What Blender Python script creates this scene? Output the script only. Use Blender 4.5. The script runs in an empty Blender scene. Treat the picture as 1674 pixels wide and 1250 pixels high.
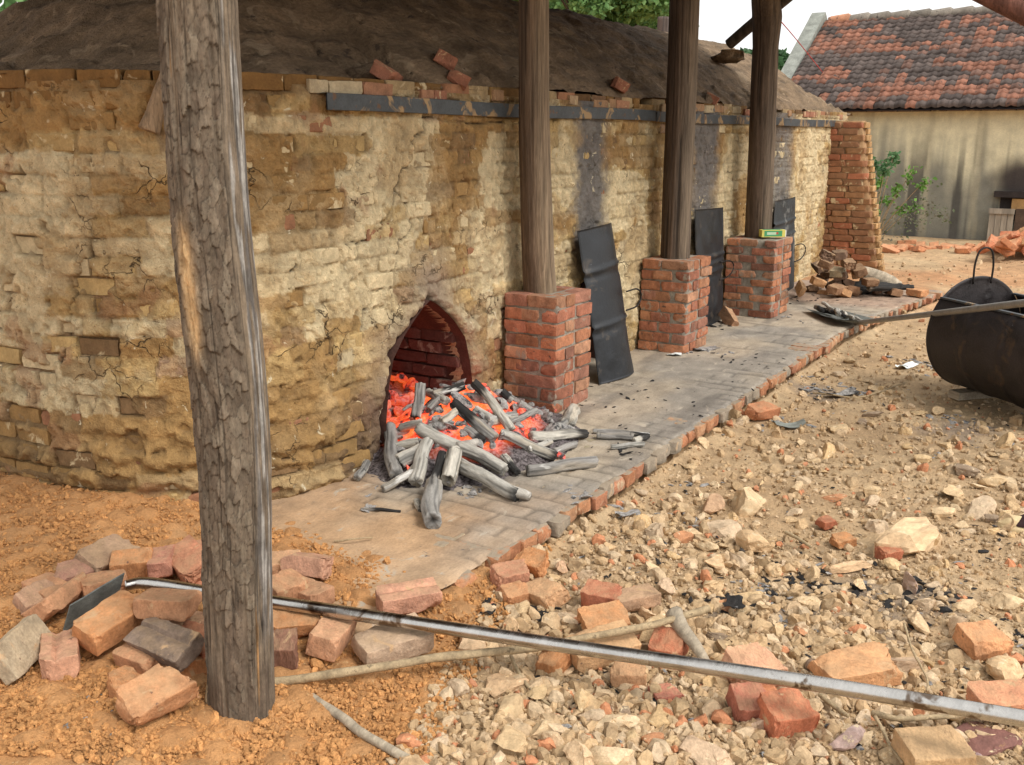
import bpy, bmesh, math, random
import numpy as np
from mathutils import Vector, Matrix, Euler

SC = bpy.context.scene
COL = SC.collection
random.seed(7)
RNG = np.random.default_rng(7)
R = math.radians

# ------------------------------------------------------------------ camera
W, H, F, HOR, CZ = 1674, 1250, 1600.0, 219, 1.69
PITCH = math.atan((H / 2 - HOR) / F)
YAW = R(32)
cam = bpy.data.cameras.new('camera')
cam.sensor_width = 36.0
cam.lens = 36.0 * F / W
cam.clip_start = 0.05
cam.clip_end = 2000
camo = bpy.data.objects.new('camera', cam)
COL.objects.link(camo)
camo.location = (0, 0, CZ)
camo.rotation_euler = (math.pi / 2 - PITCH, 0, YAW - math.pi / 2)
SC.camera = camo

# ------------------------------------------------------------------ sky, sun, exposure
SUN_EL, SUN_AZ = R(50), R(-97)            # azimuth measured from +X towards +Y
wd = bpy.data.worlds.new('World')
SC.world = wd
wd.use_nodes = True
wn = wd.node_tree
sky = wn.nodes.new('ShaderNodeTexSky')
sky.sky_type = 'NISHITA'
sky.sun_disc = False
sky.sun_elevation = SUN_EL
sky.sun_rotation = math.pi / 2 - SUN_AZ
sky.air_density = 1.0
sky.dust_density = 5.0
sky.ozone_density = 0.6
hs = wn.nodes.new('ShaderNodeHueSaturation')
hs.inputs['Saturation'].default_value = 0.12
wn.links.new(sky.outputs[0], hs.inputs['Color'])
bg = wn.nodes['Background']
bg.inputs['Strength'].default_value = 0.15
ovc = wn.nodes.new('ShaderNodeMix')          # an even white overcast veils most of the clear sky
ovc.data_type = 'RGBA'
ovc.inputs['Factor'].default_value = 0.72
ovc.inputs['B'].default_value = (5.3, 5.3, 5.25, 1)
wn.links.new(hs.outputs[0], ovc.inputs['A'])
wn.links.new(ovc.outputs['Result'], bg.inputs['Color'])
sun = bpy.data.lights.new('sun', 'SUN')
sun.energy = 1.15
sun.angle = R(16)
sun.color = (1.0, 0.95, 0.88)
suno = bpy.data.objects.new('sun', sun)
COL.objects.link(suno)
sd = Vector((math.cos(SUN_EL) * math.cos(SUN_AZ), math.cos(SUN_EL) * math.sin(SUN_AZ), math.sin(SUN_EL)))
suno.rotation_euler = sd.to_track_quat('Z', 'Y').to_euler()
suno.location = sd * 30
SC.cycles.max_bounces = 5; SC.cycles.diffuse_bounces = 3; SC.cycles.glossy_bounces = 2; SC.cycles.transmission_bounces = 2
SC.cycles.caustics_reflective = False; SC.cycles.caustics_refractive = False
vs = SC.view_settings
vs.view_transform = 'Standard'
vs.look = 'None'
vs.exposure = 0.85
vs.gamma = 1.0
vs.use_curve_mapping = False

# ------------------------------------------------------------------ layout helpers
_fw = np.array([math.cos(YAW) * math.cos(PITCH), math.sin(YAW) * math.cos(PITCH), -math.sin(PITCH)])
_rt = np.array([math.sin(YAW), -math.cos(YAW), 0.0])
_up = np.cross(_rt, _fw)
_C = np.array([0, 0, CZ])
def ray(x, y): return _fw * F + _rt * (x - W / 2) - _up * (y - H / 2)
def onz(x, y, z=0.0):
    d = ray(x, y); return _C + d * ((z - CZ) / d[2])
def ony(x, y, Y):
    d = ray(x, y); return _C + d * (Y / d[1])
def onx(x, y, X):
    d = ray(x, y); return _C + d * (X / d[0])
def ondist(x, y, r):
    d = ray(x, y); return _C + d * (r / math.hypot(d[0], d[1]))
def proj(p):
    v = np.asarray(p) - _C; d = v @ _fw
    return W / 2 + F * (v @ _rt) / d, H / 2 - F * (v @ _up) / d, d

# ------------------------------------------------------------------ numpy noise
def _h(i, j, k, seed):
    n = (i.astype(np.int64) * 73856093) ^ (j.astype(np.int64) * 19349663) ^ (k.astype(np.int64) * 83492791) ^ (seed * 2654435761)
    n = n & 0xffffffff
    n = ((n ^ (n >> 16)) * 0x45d9f3b) & 0xffffffff
    n = ((n ^ (n >> 16)) * 0x45d9f3b) & 0xffffffff
    return (n ^ (n >> 16)) / 4294967295.0
def vn(p, seed=0):
    p = np.asarray(p, float)
    i = np.floor(p).astype(np.int64); f = p - i
    u = f * f * f * (f * (f * 6 - 15) + 10)
    r = 0
    for a in (0, 1):
        wa = u[..., 0] if a else 1 - u[..., 0]
        for b in (0, 1):
            wb = u[..., 1] if b else 1 - u[..., 1]
            for c in (0, 1):
                wc = u[..., 2] if c else 1 - u[..., 2]
                r = r + wa * wb * wc * _h(i[..., 0] + a, i[..., 1] + b, i[..., 2] + c, seed)
    return r * 2 - 1
def fbm(p, o=4, seed=0, g=0.5):
    p = np.asarray(p, float); r = 0; a = 1; t = 0
    for k in range(o):
        r = r + a * vn(p * (2.03 ** k), seed + k * 17); t += a; a *= g
    return r / t
def v2(x, y): return np.stack([x, y, np.zeros_like(x)], -1)
def voro(x, y, seed=0, loc=False):
    """F1, F2 and a random number for the nearest cell, 2D"""
    ix = np.floor(x).astype(np.int64); iy = np.floor(y).astype(np.int64)
    ly = np.zeros(x.shape); f1 = np.full(x.shape, 9.0); f2 = np.full(x.shape, 9.0); cid = np.zeros(x.shape)
    z = np.zeros_like(ix)
    for a in (-1, 0, 1):
        for b in (-1, 0, 1):
            cx = ix + a; cy = iy + b
            px = cx + _h(cx, cy, z, seed); py = cy + _h(cx, cy, z + 1, seed)
            d = np.hypot(px - x, py - y)
            m = d < f1
            f2 = np.where(m, f1, np.minimum(f2, d))
            cid = np.where(m, _h(cx, cy, z + 2, seed), cid)
            ly = np.where(m, y - py, ly)
            f1 = np.where(m, d, f1)
    return (f1, f2, cid, ly) if loc else (f1, f2, cid)
def sstep(a, b, x):
    t = np.clip((x - a) / (b - a), 0, 1); return t * t * (3 - 2 * t)
def mix(a, b, t):
    t = np.asarray(t)[..., None]; return np.asarray(a) * (1 - t) + np.asarray(b) * t

# ------------------------------------------------------------------ mesh helpers
def link(o, parent=None):
    COL.objects.link(o)
    if parent is not None: o.parent = parent
    return o
def mesh(name, V, Fc, mat, col=None, smooth=True, sharp=None):
    if col is False: col, smooth = None, False
    V = np.ascontiguousarray(V, dtype=np.float32).reshape(-1, 3)
    Fc = np.ascontiguousarray(Fc, dtype=np.int32); k = Fc.shape[1]
    me = bpy.data.meshes.new(name)
    me.vertices.add(len(V)); me.vertices.foreach_set('co', V.ravel())
    me.loops.add(Fc.size); me.loops.foreach_set('vertex_index', Fc.ravel())
    me.polygons.add(len(Fc))
    me.polygons.foreach_set('loop_start', np.arange(0, Fc.size, k, dtype=np.int32))
    me.polygons.foreach_set('use_smooth', np.full(len(Fc), smooth))
    if col is not None:
        at = me.color_attributes.new('col', 'FLOAT_COLOR', 'POINT')
        c = np.ones((len(V), 4), np.float32); c[:, :np.shape(col)[1]] = col
        at.data.foreach_set('color', c.ravel())
    me.update(calc_edges=True); me.validate()
    if sharp: me.set_sharp_from_angle(angle=math.radians(sharp))
    if mat is not None: me.materials.append(mat)
    return me
def obj(name, me, parent=None, loc=(0, 0, 0), rot=(0, 0, 0), color=None):
    o = bpy.data.objects.new(name, me); link(o, parent)
    o.location = loc; o.rotation_euler = rot
    if color is not None: o.color = (*color, 1)
    return o
def empty(name, loc=(0, 0, 0), rot=(0, 0, 0)):
    o = bpy.data.objects.new(name, None); link(o); o.location = loc; o.rotation_euler = rot
    o.empty_display_size = 0.1
    return o
def tag(o, label=None, cat=None, group=None, kind=None):
    if label: o['label'] = label
    if cat: o['category'] = cat
    if group: o['group'] = group
    if kind: o['kind'] = kind
    return o
def gridfaces(nu, nv, wrap_u=False):
    i = np.arange(nu if wrap_u else nu - 1); j = np.arange(nv - 1)
    I, J = np.meshgrid(i, j, indexing='ij'); I2 = (I + 1) % nu
    return np.stack([I * nv + J, I2 * nv + J, I2 * nv + J + 1, I * nv + J + 1], -1).reshape(-1, 4)
def ico(sub):
    bm = bmesh.new(); bmesh.ops.create_icosphere(bm, subdivisions=sub, radius=1)
    V = np.array([v.co[:] for v in bm.verts]); Fc = np.array([[v.index for v in f.verts] for f in bm.faces]); bm.free()
    return V, Fc
ICO = {k: ico(k) for k in (1, 2, 3)}
def edged(n, w):
    t = np.linspace(-1, 1, n + 1)
    return .5 * np.sign(t) * (1 - (1 - np.abs(t)) ** w)
def boxgrid(n, warp=1.0):
    """unit cube (-.5...5) with n=(a,b,c) divisions, quads"""
    Vs = []; Fs = []; base = 0
    for ax in range(3):
        u, v = (ax + 1) % 3, (ax + 2) % 3
        for s in (-.5, .5):
            a = edged(n[u], warp); b = edged(n[v], warp)
            A, B = np.meshgrid(a, b, indexing='ij')
            P = np.zeros(A.shape + (3,)); P[..., ax] = s; P[..., u] = A; P[..., v] = B
            f = gridfaces(n[u] + 1, n[v] + 1)
            if s < 0: f = f[:, ::-1]
            Vs.append(P.reshape(-1, 3)); Fs.append(f + base); base += P.size // 3
    V = np.concatenate(Vs); Fc = np.concatenate(Fs)
    key = np.round(V * 100000).astype(np.int64)
    _, idx, inv = np.unique(key, axis=0, return_index=True, return_inverse=True)
    return V[idx], inv.reshape(-1)[Fc]
def brick_geo(L, Wd, Hh, seed, n=(10, 6, 4), rnd=.006, rough=.0025, chips=3, broken=False):
    rg = np.random.default_rng(seed)
    V, Fc = boxgrid(n, 1.5)
    S = np.array([L, Wd, Hh]); P = V * S
    rv = rnd * (.35 + 1.5 * np.clip(.5 + .9 * fbm(P * 30 + seed * 1.7, 2, 3), 0, 1.6))[:, None]      # worn, uneven arrises
    core = np.clip(P, -(S / 2 - rv), S / 2 - rv); d = P - core
    l = np.linalg.norm(d, axis=1, keepdims=True)
    P = core + d / np.maximum(l, 1e-9) * np.minimum(l, rv)
    for c in range(chips):
        sg = rg.choice([-1, 1], 3); nrm = sg * rg.uniform(.35, 1, 3); nrm[rg.integers(3)] *= .25
        nrm /= np.linalg.norm(nrm)
        dd = (np.abs(nrm) * S / 2).sum() - rg.uniform(.006, .022)
        t = np.maximum(P @ nrm - dd + .003 * vn(P * 90, 6), 0); P -= t[:, None] * nrm
    if broken:
        for q in range(3):
            nrm = np.array([1, rg.uniform(-.9, .9), rg.uniform(-.8, .8)]) if q else np.array([1, rg.uniform(-.3, .3), rg.uniform(-.25, .25)])
            if q == 2: nrm[0] = -1
            nrm /= np.linalg.norm(nrm); dd = L * .30 if q == 0 else (np.abs(nrm) * S * np.array([.30 if q == 1 else .5, .5, .5])).sum() - rg.uniform(.01, .035)
            t = P @ nrm - dd + .012 * fbm(P * 40 + seed, 3, 5) + .006 * vn(P * 110 + seed, 8)
            P -= np.maximum(t, 0)[:, None] * nrm
    P = P + rough * 1.5 * np.stack([fbm(P * 26 + seed * 3.1 + 7 * k, 3, k, .6) for k in range(3)], -1)
    return P, Fc
def rock_geo(seed, sub=2, flat=.6, cuts=7, rough=.06):
    rg = np.random.default_rng(seed)
    V, Fc = ICO[sub]; P = V.copy()
    for c in range(cuts):
        nrm = rg.normal(size=3); nrm /= np.linalg.norm(nrm)
        t = np.maximum(P @ nrm - rg.uniform(.35, .8) + .05 * vn(P * 3.5 + c, 4), 0); P = P - t[:, None] * nrm
    P = P + rough * np.stack([fbm(V * 2.7 + seed + 9 * k, 3, k) for k in range(3)], -1)
    P = P * np.array([1.0, rg.uniform(.55, .9), flat * rg.uniform(.75, 1.2)])
    return P / np.abs(P[:, 0]).max(), Fc
def tube_geo(pts, rad, nu=10, cap=True, prof=None):
    """tube along pts (n,3) with radii; returns quads + end cap ring collapsed to a centre"""
    pts = np.asarray(pts, float); n = len(pts)
    rad = np.broadcast_to(np.asarray(rad, float), (n,))
    T = np.gradient(pts, axis=0); T /= np.linalg.norm(T, axis=1, keepdims=True)
    ref = np.array([0, 0, 1.0]) if abs(T[0][2]) < .9 else np.array([1.0, 0, 0])
    B = np.cross(T, ref); B /= np.linalg.norm(B, axis=1, keepdims=True)
    Nn = np.cross(B, T)
    th = np.linspace(0, 2 * math.pi, nu, endpoint=False)
    rr = rad[None, :, None] * (prof[:, :, None] if prof is not None else 1)
    V = pts[None] + rr * (np.cos(th)[:, None, None] * B[None] + np.sin(th)[:, None, None] * Nn[None])
    if cap:
        a = pts[0] + (V[:, 0] - pts[0]) * 0.001; b = pts[-1] + (V[:, -1] - pts[-1]) * 0.001
        V = np.concatenate([a[:, None], V, b[:, None]], 1); n += 2
    return V.reshape(-1, 3), gridfaces(nu, n, True)[:, ::-1]
class Acc:
    def __init__(s): s.V = []; s.F = []; s.C = []; s.n = 0
    def add(s, V, Fc, col=None):
        s.V.append(np.asarray(V)); s.F.append(np.asarray(Fc) + s.n); s.n += len(V)
        if col is not None: s.C.append(np.broadcast_to(np.asarray(col, float), (len(V), 3)))
    def mesh(s, name, mat, smooth=True):
        return mesh(name, np.concatenate(s.V), np.concatenate(s.F), mat, np.concatenate(s.C) if s.C else None, smooth)
def eul(rx, ry, rz): return np.array(Euler((rx, ry, rz)).to_matrix())
def spline(pts, n):
    pts = np.asarray(pts, float); m = len(pts)
    t = np.linspace(0, m - 1, n); out = np.zeros((n, pts.shape[1]))
    P = np.vstack([2 * pts[0] - pts[1], pts, 2 * pts[-1] - pts[-2]])
    i = np.minimum(t.astype(int), m - 2); f = (t - i)[:, None]
    p0, p1, p2, p3 = P[i], P[i + 1], P[i + 2], P[i + 3]
    return .5 * (2 * p1 + (p2 - p0) * f + (2 * p0 - 5 * p1 + 4 * p2 - p3) * f ** 2 + (3 * p1 - p0 - 3 * p2 + p3) * f ** 3)

# ------------------------------------------------------------------ materials
def surf(name, src, var=.3, scale=14, fine=90, bump=.35, rough=.92, spot=None, spot2=None, metal=0.0, stretch=(1, 1, 1), dist=.004, spec=.25, dust=None, crack=None):
    m = bpy.data.materials.new(name); m.use_nodes = True
    nt = m.node_tree; nd = nt.nodes; lk = nt.links.new; b = nd['Principled BSDF']
    tc = nd.new('ShaderNodeTexCoord'); oi = nd.new('ShaderNodeObjectInfo')
    mp = nd.new('ShaderNodeMapping'); lk(tc.outputs['Object'], mp.inputs['Vector']); mp.inputs['Scale'].default_value = stretch
    sc = nd.new('ShaderNodeVectorMath'); sc.operation = 'SCALE'; sc.inputs[0].default_value = (13.7, 7.1, 4.3)
    lk(oi.outputs['Random'], sc.inputs['Scale'])
    ad = nd.new('ShaderNodeVectorMath'); lk(mp.outputs[0], ad.inputs[0]); lk(sc.outputs[0], ad.inputs[1])
    vec = ad.outputs[0]
    def noise(s, det=4, ro=.6, dst=0):
        n = nd.new('ShaderNodeTexNoise'); lk(vec, n.inputs['Vector'])
        n.inputs['Scale'].default_value = s; n.inputs['Detail'].default_value = det
        n.inputs['Roughness'].default_value = ro; n.inputs['Distortion'].default_value = dst
        return n.outputs['Fac']
    def ramp(f, a, b_, va=0.0, vb=1.0):
        r = nd.new('ShaderNodeMapRange'); lk(f, r.inputs['Value'])
        r.inputs['From Min'].default_value = a; r.inputs['From Max'].default_value = b_
        r.inputs['To Min'].default_value = va; r.inputs['To Max'].default_value = vb
        return r.outputs['Result']
    def mixc(a, b_, f, mode='MIX'):
        x = nd.new('ShaderNodeMix'); x.data_type = 'RGBA'; x.blend_type = mode
        for sk, v in ((x.inputs['A'], a), (x.inputs['B'], b_)):
            if isinstance(v, tuple): sk.default_value = (*v, 1)
            else: lk(v, sk)
        if isinstance(f, float): x.inputs['Factor'].default_value = f
        else: lk(f, x.inputs['Factor'])
        return x.outputs['Result']
    if src == 'attr':
        a = nd.new('ShaderNodeAttribute'); a.attribute_name = 'col'; c = a.outputs['Color']
    elif src == 'obj': c = oi.outputs['Color']
    else: c = src
    n1 = noise(scale, 4); n2 = noise(fine, 3, .7)
    g = nd.new('ShaderNodeCombineColor')
    v1 = ramp(n1, .3, .7, 1 - var, 1 + var)
    v2_ = ramp(n2, .3, .7, 1 - var * .6, 1 + var * .6)
    mu = nd.new('ShaderNodeMath'); mu.operation = 'MULTIPLY'; lk(v1, mu.inputs[0]); lk(v2_, mu.inputs[1])
    for k in range(3): lk(mu.outputs[0], g.inputs[k])
    c = mixc(c, g.outputs[0], 1.0, 'MULTIPLY')
    for sp in (spot, spot2):
        if sp: c = mixc(c, sp[0], ramp(noise(sp[1], 4, .65, sp[3] if len(sp) > 3 else 0), sp[2], sp[2] + .06))
    ck = None
    if crack:
        wn_ = nd.new('ShaderNodeTexNoise'); lk(vec, wn_.inputs['Vector']); wn_.inputs['Scale'].default_value = crack[0] * 1.6; wn_.inputs['Detail'].default_value = 3
        wa = nd.new('ShaderNodeVectorMath'); wa.operation = 'MULTIPLY_ADD'; lk(wn_.outputs['Color'], wa.inputs[0]); wa.inputs[1].default_value = (.9 / crack[0],) * 3; lk(vec, wa.inputs[2])
        vo = nd.new('ShaderNodeTexVoronoi'); vo.feature = 'DISTANCE_TO_EDGE'; lk(wa.outputs[0], vo.inputs['Vector']); vo.inputs['Scale'].default_value = crack[0]
        e1 = ramp(vo.outputs['Distance'], 0.0, crack[1], 1, 0); e2 = ramp(noise(crack[0] * .45, 3), .565, .66)
        km = nd.new('ShaderNodeMath'); km.operation = 'MULTIPLY'; lk(e1, km.inputs[0]); lk(e2, km.inputs[1]); ck = km.outputs[0]
        c = mixc(c, crack[2], ck)
    if dust:
        ge = nd.new('ShaderNodeNewGeometry'); sx = nd.new('ShaderNodeSeparateXYZ'); lk(ge.outputs['Normal'], sx.inputs[0])
        mm = nd.new('ShaderNodeMath'); mm.operation = 'MULTIPLY'
        lk(ramp(sx.outputs['Z'], .35, .9, 0, dust[1]), mm.inputs[0]); lk(ramp(noise(22, 4), .35, .6), mm.inputs[1])
        c = mixc(c, dust[0], mm.outputs[0])
    if isinstance(c, tuple): b.inputs['Base Color'].default_value = (*c, 1)
    else: lk(c, b.inputs['Base Color'])
    b.inputs['Metallic'].default_value = metal
    b.inputs['Specular IOR Level'].default_value = spec
    rr = ramp(n1, .3, .7, max(rough - .08, 0), min(rough + .08, 1)); lk(rr, b.inputs['Roughness'])
    if bump:
        bp = nd.new('ShaderNodeBump'); bp.inputs['Strength'].default_value = bump; bp.inputs['Distance'].default_value = dist
        s = nd.new('ShaderNodeMath'); lk(noise(fine * .6, 4, .75), s.inputs[0])
        lk(ramp(n1, 0, 1, 0, 1.2), s.inputs[1]); hgt_ = s.outputs[0]
        if ck is not None:
            s2 = nd.new('ShaderNodeMath'); s2.operation = 'SUBTRACT'; lk(hgt_, s2.inputs[0]); lk(ck, s2.inputs[1]); hgt_ = s2.outputs[0]
        lk(hgt_, bp.inputs['Height'])
        lk(bp.outputs[0], b.inputs['Normal'])
    return m

M = {}
M['soil'] = surf('soil', 'attr', .25, 9, 90, 1.0, .96, spot=((.22, .13, .06), 40, .64), spot2=((.56, .38, .19), 60, .64), dist=.014)
M['clod'] = surf('clod', 'attr', .28, 40, 160, .9, .97, dist=.006)
M['stone'] = surf('stone', 'obj', .22, 2.2, 9, .7, .95, spot=((.36, .22, .10), 1.6, .62, .5), spot2=((.66, .53, .34), 2.5, .60, .5), dist=.006)
M['gravel'] = surf('gravel', 'attr', .2, 40, 160, .5, .95)
M['brick'] = surf('brick', 'obj', .30, 16, 110, 1.0, .95, spot=((.13, .07, .05), 26, .68), spot2=((.52, .34, .19), 10, .62, .6), dust=((.50, .34, .19), .35), dist=.007)
M['kerb_brick'] = surf('kerb_brick', 'obj', .30, 16, 110, 1.0, .95, spot=((.13, .08, .06), 26, .66), spot2=((.50, .36, .23), 10, .58, .6), dust=((.34, .275, .20), 1.6), dist=.007)
M['pillar_brick'] = surf('pillar_brick', 'obj', .32, 18, 120, 1.0, .95, spot=((.10, .06, .045), 24, .64), spot2=((.33, .26, .20), 7, .60, .8), dist=.005)
M['mortar'] = surf('mortar', (.30, .265, .215), .25, 20, 110, .8, .95, dist=.01)
M['wall_brick'] = surf('wall_brick', 'obj', .26, 12, 100, .8, .95, spot=((.56, .45, .27), 7, .60, .6), spot2=((.20, .12, .05), 40, .70), dist=.006)
M['plaster'] = surf('plaster', 'attr', .22, 9, 120, 1.0, .96, spot=((.17, .12, .065), 55, .635, 1.4), spot2=((.66, .58, .41), 13, .66, .9), dist=.012, crack=(7.5, .022, (.08, .055, .03)))
M['dome'] = surf('dome', (.185, .128, .078), .45, 7, 60, 1.0, .97, spot=((.30, .22, .14), 5, .60, .8), spot2=((.07, .05, .035), 12, .62), dist=.02, stretch=(.6, 1, 1))
M['apron'] = surf('apron', 'attr', .24, 7, 90, .9, .95, spot=((.13, .115, .10), 16, .66, 1.0), spot2=((.44, .38, .30), 7, .62, .6), dist=.006, stretch=(.8, 1.1, 1))
M['post_bark'] = surf('post_bark', 'attr', .34, 30, 140, .9, .95, stretch=(1, 1, .45), dist=.003)
M['timber'] = surf('timber', 'attr', .42, 26, 150, 1.0, .92, stretch=(1, 1, .06), dist=.006, spot=((.05, .035, .025), 30, .64))
M['branch'] = surf('branch', (.36, .27, .16), .35, 30, 160, .7, .9, spot=((.20, .15, .09), 30, .6))
M['old_wood'] = surf('old_wood', (.36, .30, .22), .35, 25, 120, .7, .9, stretch=(.15, 1, 1))
M['ash_log'] = surf('ash_log', 'attr', .30, 14, 100, 1.0, .9, stretch=(.22, 1, 1), spot=((.60, .58, .54), 10, .62, .6), dist=.006)
M['charcoal'] = surf('charcoal', (.020, .018, .017), .5, 30, 120, .9, .8, spot=((.24, .23, .22), 14, .64), spec=.25)
M['ash'] = surf('ash', (.27, .255, .24), .5, 30, 110, .9, .95, spot=((.05, .05, .05), 18, .56))
M['blade'] = surf('blade', (.17, .18, .165), .3, 20, 150, .5, .7, metal=.3, spot=((.30, .20, .10), 16, .66))
M['band'] = surf('band', (.070, .078, .083), .3, 10, 90, .4, .55, metal=.35, spot=((.33, .22, .11), 5.5, .545, .8), spot2=((.14, .075, .04), 16, .60), spec=.4)
M['black_sheet'] = surf('black_sheet', (.015, .017, .020), .4, 9, 70, .6, .48, metal=.1, spot=((.055, .046, .038), 6, .58, .6), spot2=((.13, .14, .15), 12, .70), spec=.5)
M['grey_sheet'] = surf('grey_sheet', (.036, .042, .046), .3, 9, 80, .4, .6, metal=.2, spot=((.14, .145, .14), 6, .58), spec=.4)
M['drum'] = surf('drum', (.026, .021, .021), .45, 9, 110, .7, .5, metal=.25, spot=((.065, .042, .026), 3.5, .60, .8), spot2=((.12, .11, .105), 40, .68, .6), spec=.5)
M['wire'] = surf('wire', (.03, .026, .024), .3, 30, 90, .2, .6, metal=.5)
M['roof_sheet'] = surf('roof_sheet', (.10, .07, .05), .3, 8, 60, .4, .9)
M['tile'] = surf('tile', 'obj', .28, 9, 60, .5, .9, spot=((.06, .05, .045), 14, .60, .6), spot2=((.36, .33, .28), 26, .70))
M['tile_far'] = surf('tile_far', 'attr', .28, 9, 60, .5, .9, spot=((.06, .05, .045), 14, .60, .6))
M['house_wall'] = surf('house_wall', 'attr', .14, 5, 50, .5, .95, spot=((.16, .155, .14), 22, .70, .5))
M['parapet'] = surf('parapet', (.24, .25, .22), .3, 6, 50, .5, .95)
M['house_dark'] = surf('house_dark', (.035, .028, .026), .3, 8, 60, .3, .95)
M['plank'] = surf('plank', (.33, .28, .22), .35, 10, 70, .5, .9, stretch=(1, 1, .1))
M['paper'] = surf('paper', (.78, .82, .80), .05, 20, 60, .2, .7)
M['shoe_upper'] = surf('shoe_upper', (.045, .022, .024), .15, 20, 300, .3, .55)
M['shoe_sole'] = surf('shoe_sole', (.60, .46, .26), .15, 30, 200, .3, .7)
M['bark_tree'] = surf('bark_tree', (.10, .075, .05), .3, 8, 60, .6, .95)

def leaf_mat(name, c):
    m = bpy.data.materials.new(name); m.use_nodes = True; nt = m.node_tree; b = nt.nodes['Principled BSDF']
    a = nt.nodes.new('ShaderNodeAttribute'); a.attribute_name = 'col'
    nt.links.new(a.outputs['Color'], b.inputs['Base Color']); b.inputs['Roughness'].default_value = .6
    b.inputs['Specular IOR Level'].default_value = .25
    tr = nt.nodes.new('ShaderNodeBsdfTranslucent'); nt.links.new(a.outputs['Color'], tr.inputs['Color'])
    ms = nt.nodes.new('ShaderNodeMixShader'); ms.inputs[0].default_value = .4
    nt.links.new(b.outputs[0], ms.inputs[1]); nt.links.new(tr.outputs[0], ms.inputs[2])
    nt.links.new(ms.outputs[0], nt.nodes['Material Output'].inputs['Surface'])
    return m
M['leaf'] = leaf_mat('leaf', None)

def chrome_mat():
    m = surf('steel_pole', (.50, .48, .45), .15, 12, 120, .15, .26, metal=1.0, spot=((.16, .12, .09), 7, .57, .8), stretch=(.3, 1, 1), spec=.5)
    return m
M['steel_pole'] = chrome_mat()
def ember_mat(name, strength, thr):
    m = bpy.data.materials.new(name); m.use_nodes = True; nt = m.node_tree; nd = nt.nodes; lk = nt.links.new
    b = nd['Principled BSDF']; b.inputs['Roughness'].default_value = .95
    tc = nd.new('ShaderNodeTexCoord')
    n = nd.new('ShaderNodeTexNoise'); n.inputs['Scale'].default_value = 17; n.inputs['Detail'].default_value = 5; n.inputs['Distortion'].default_value = .6
    lk(tc.outputs['Object'], n.inputs['Vector'])
    n2 = nd.new('ShaderNodeTexNoise'); n2.inputs['Scale'].default_value = 60; n2.inputs['Detail'].default_value = 4
    lk(tc.outputs['Object'], n2.inputs['Vector'])
    r = nd.new('ShaderNodeValToRGB'); lk(n.outputs['Fac'], r.inputs['Fac'])
    e = r.color_ramp.elements
    e[0].position = thr - .10; e[0].color = (1.0, .13, .022, 1)
    e[1].position = thr + .16; e[1].color = (0, 0, 0, 1)
    k = e.new(thr + .03); k.color = (.90, .05, .009, 1)
    k = e.new(thr + .09); k.color = (.22, .009, .003, 1)
    at_ = nd.new('ShaderNodeAttribute'); at_.attribute_name = 'col'; mm = nd.new('ShaderNodeMix'); mm.data_type = 'RGBA'; mm.blend_type = 'MULTIPLY'; mm.inputs['Factor'].default_value = 1.0
    lk(r.outputs['Color'], mm.inputs['A']); lk(at_.outputs['Color'], mm.inputs['B']); lk(mm.outputs['Result'], b.inputs['Emission Color']); b.inputs['Emission Strength'].default_value = strength
    r2 = nd.new('ShaderNodeValToRGB'); lk(n2.outputs['Fac'], r2.inputs['Fac'])
    r2.color_ramp.elements[0].position = .38; r2.color_ramp.elements[0].color = (.03, .022, .022, 1)
    r2.color_ramp.elements[1].position = .6; r2.color_ramp.elements[1].color = (.17, .145, .145, 1)
    lk(r2.outputs['Color'], b.inputs['Base Color'])
    bp = nd.new('ShaderNodeBump'); bp.inputs['Strength'].default_value = .8; bp.inputs['Distance'].default_value = .01
    lk(n2.outputs['Fac'], bp.inputs['Height']); lk(bp.outputs[0], b.inputs['Normal'])
    return m
M['ember'] = ember_mat('ember', 1.0, .56)
M['ember_hot'] = ember_mat('ember_hot', .40, .50)
M['coal'] = ember_mat('coal', .8, .40)

# ================================================================== GROUND
def soil_side(x, y):
    """1 on the orange crumbly earth of the near side, 0 on the tan yard"""
    a = onz(850, 950); b = onz(660, 1250)
    nx, ny = -(b[1] - a[1]), (b[0] - a[0]); l = math.hypot(nx, ny)
    d = ((x - a[0]) * nx + (y - a[1]) * ny) / l
    q = onz(300, 1000)
    if ((q[0] - a[0]) * nx + (q[1] - a[1]) * ny) < 0: d = -d
    return d
APR0, APR1 = onz(440, 838, .1), onz(830, 925, .1)      # where loose earth starts to cover the apron
def apron_cover(x, y):
    nx, ny = -(APR1[1] - APR0[1]), (APR1[0] - APR0[0]); l = math.hypot(nx, ny)
    d = ((x - APR0[0]) * nx + (y - APR0[1]) * ny) / l
    q = onz(300, 950)
    return d if ((q[0] - APR0[0]) * nx + (q[1] - APR0[1]) * ny) > 0 else -d
EDGE = [(2.55, 1.93), (5.0, 1.905), (8.2, 1.90), (9.0, 1.84), (9.8, 1.74), (10.6, 1.62), (11.2, 1.55)]
ex = np.array([p[0] for p in EDGE]); ey = np.array([p[1] for p in EDGE])
def edge_y(x): return np.interp(x, ex, ey)
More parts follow.
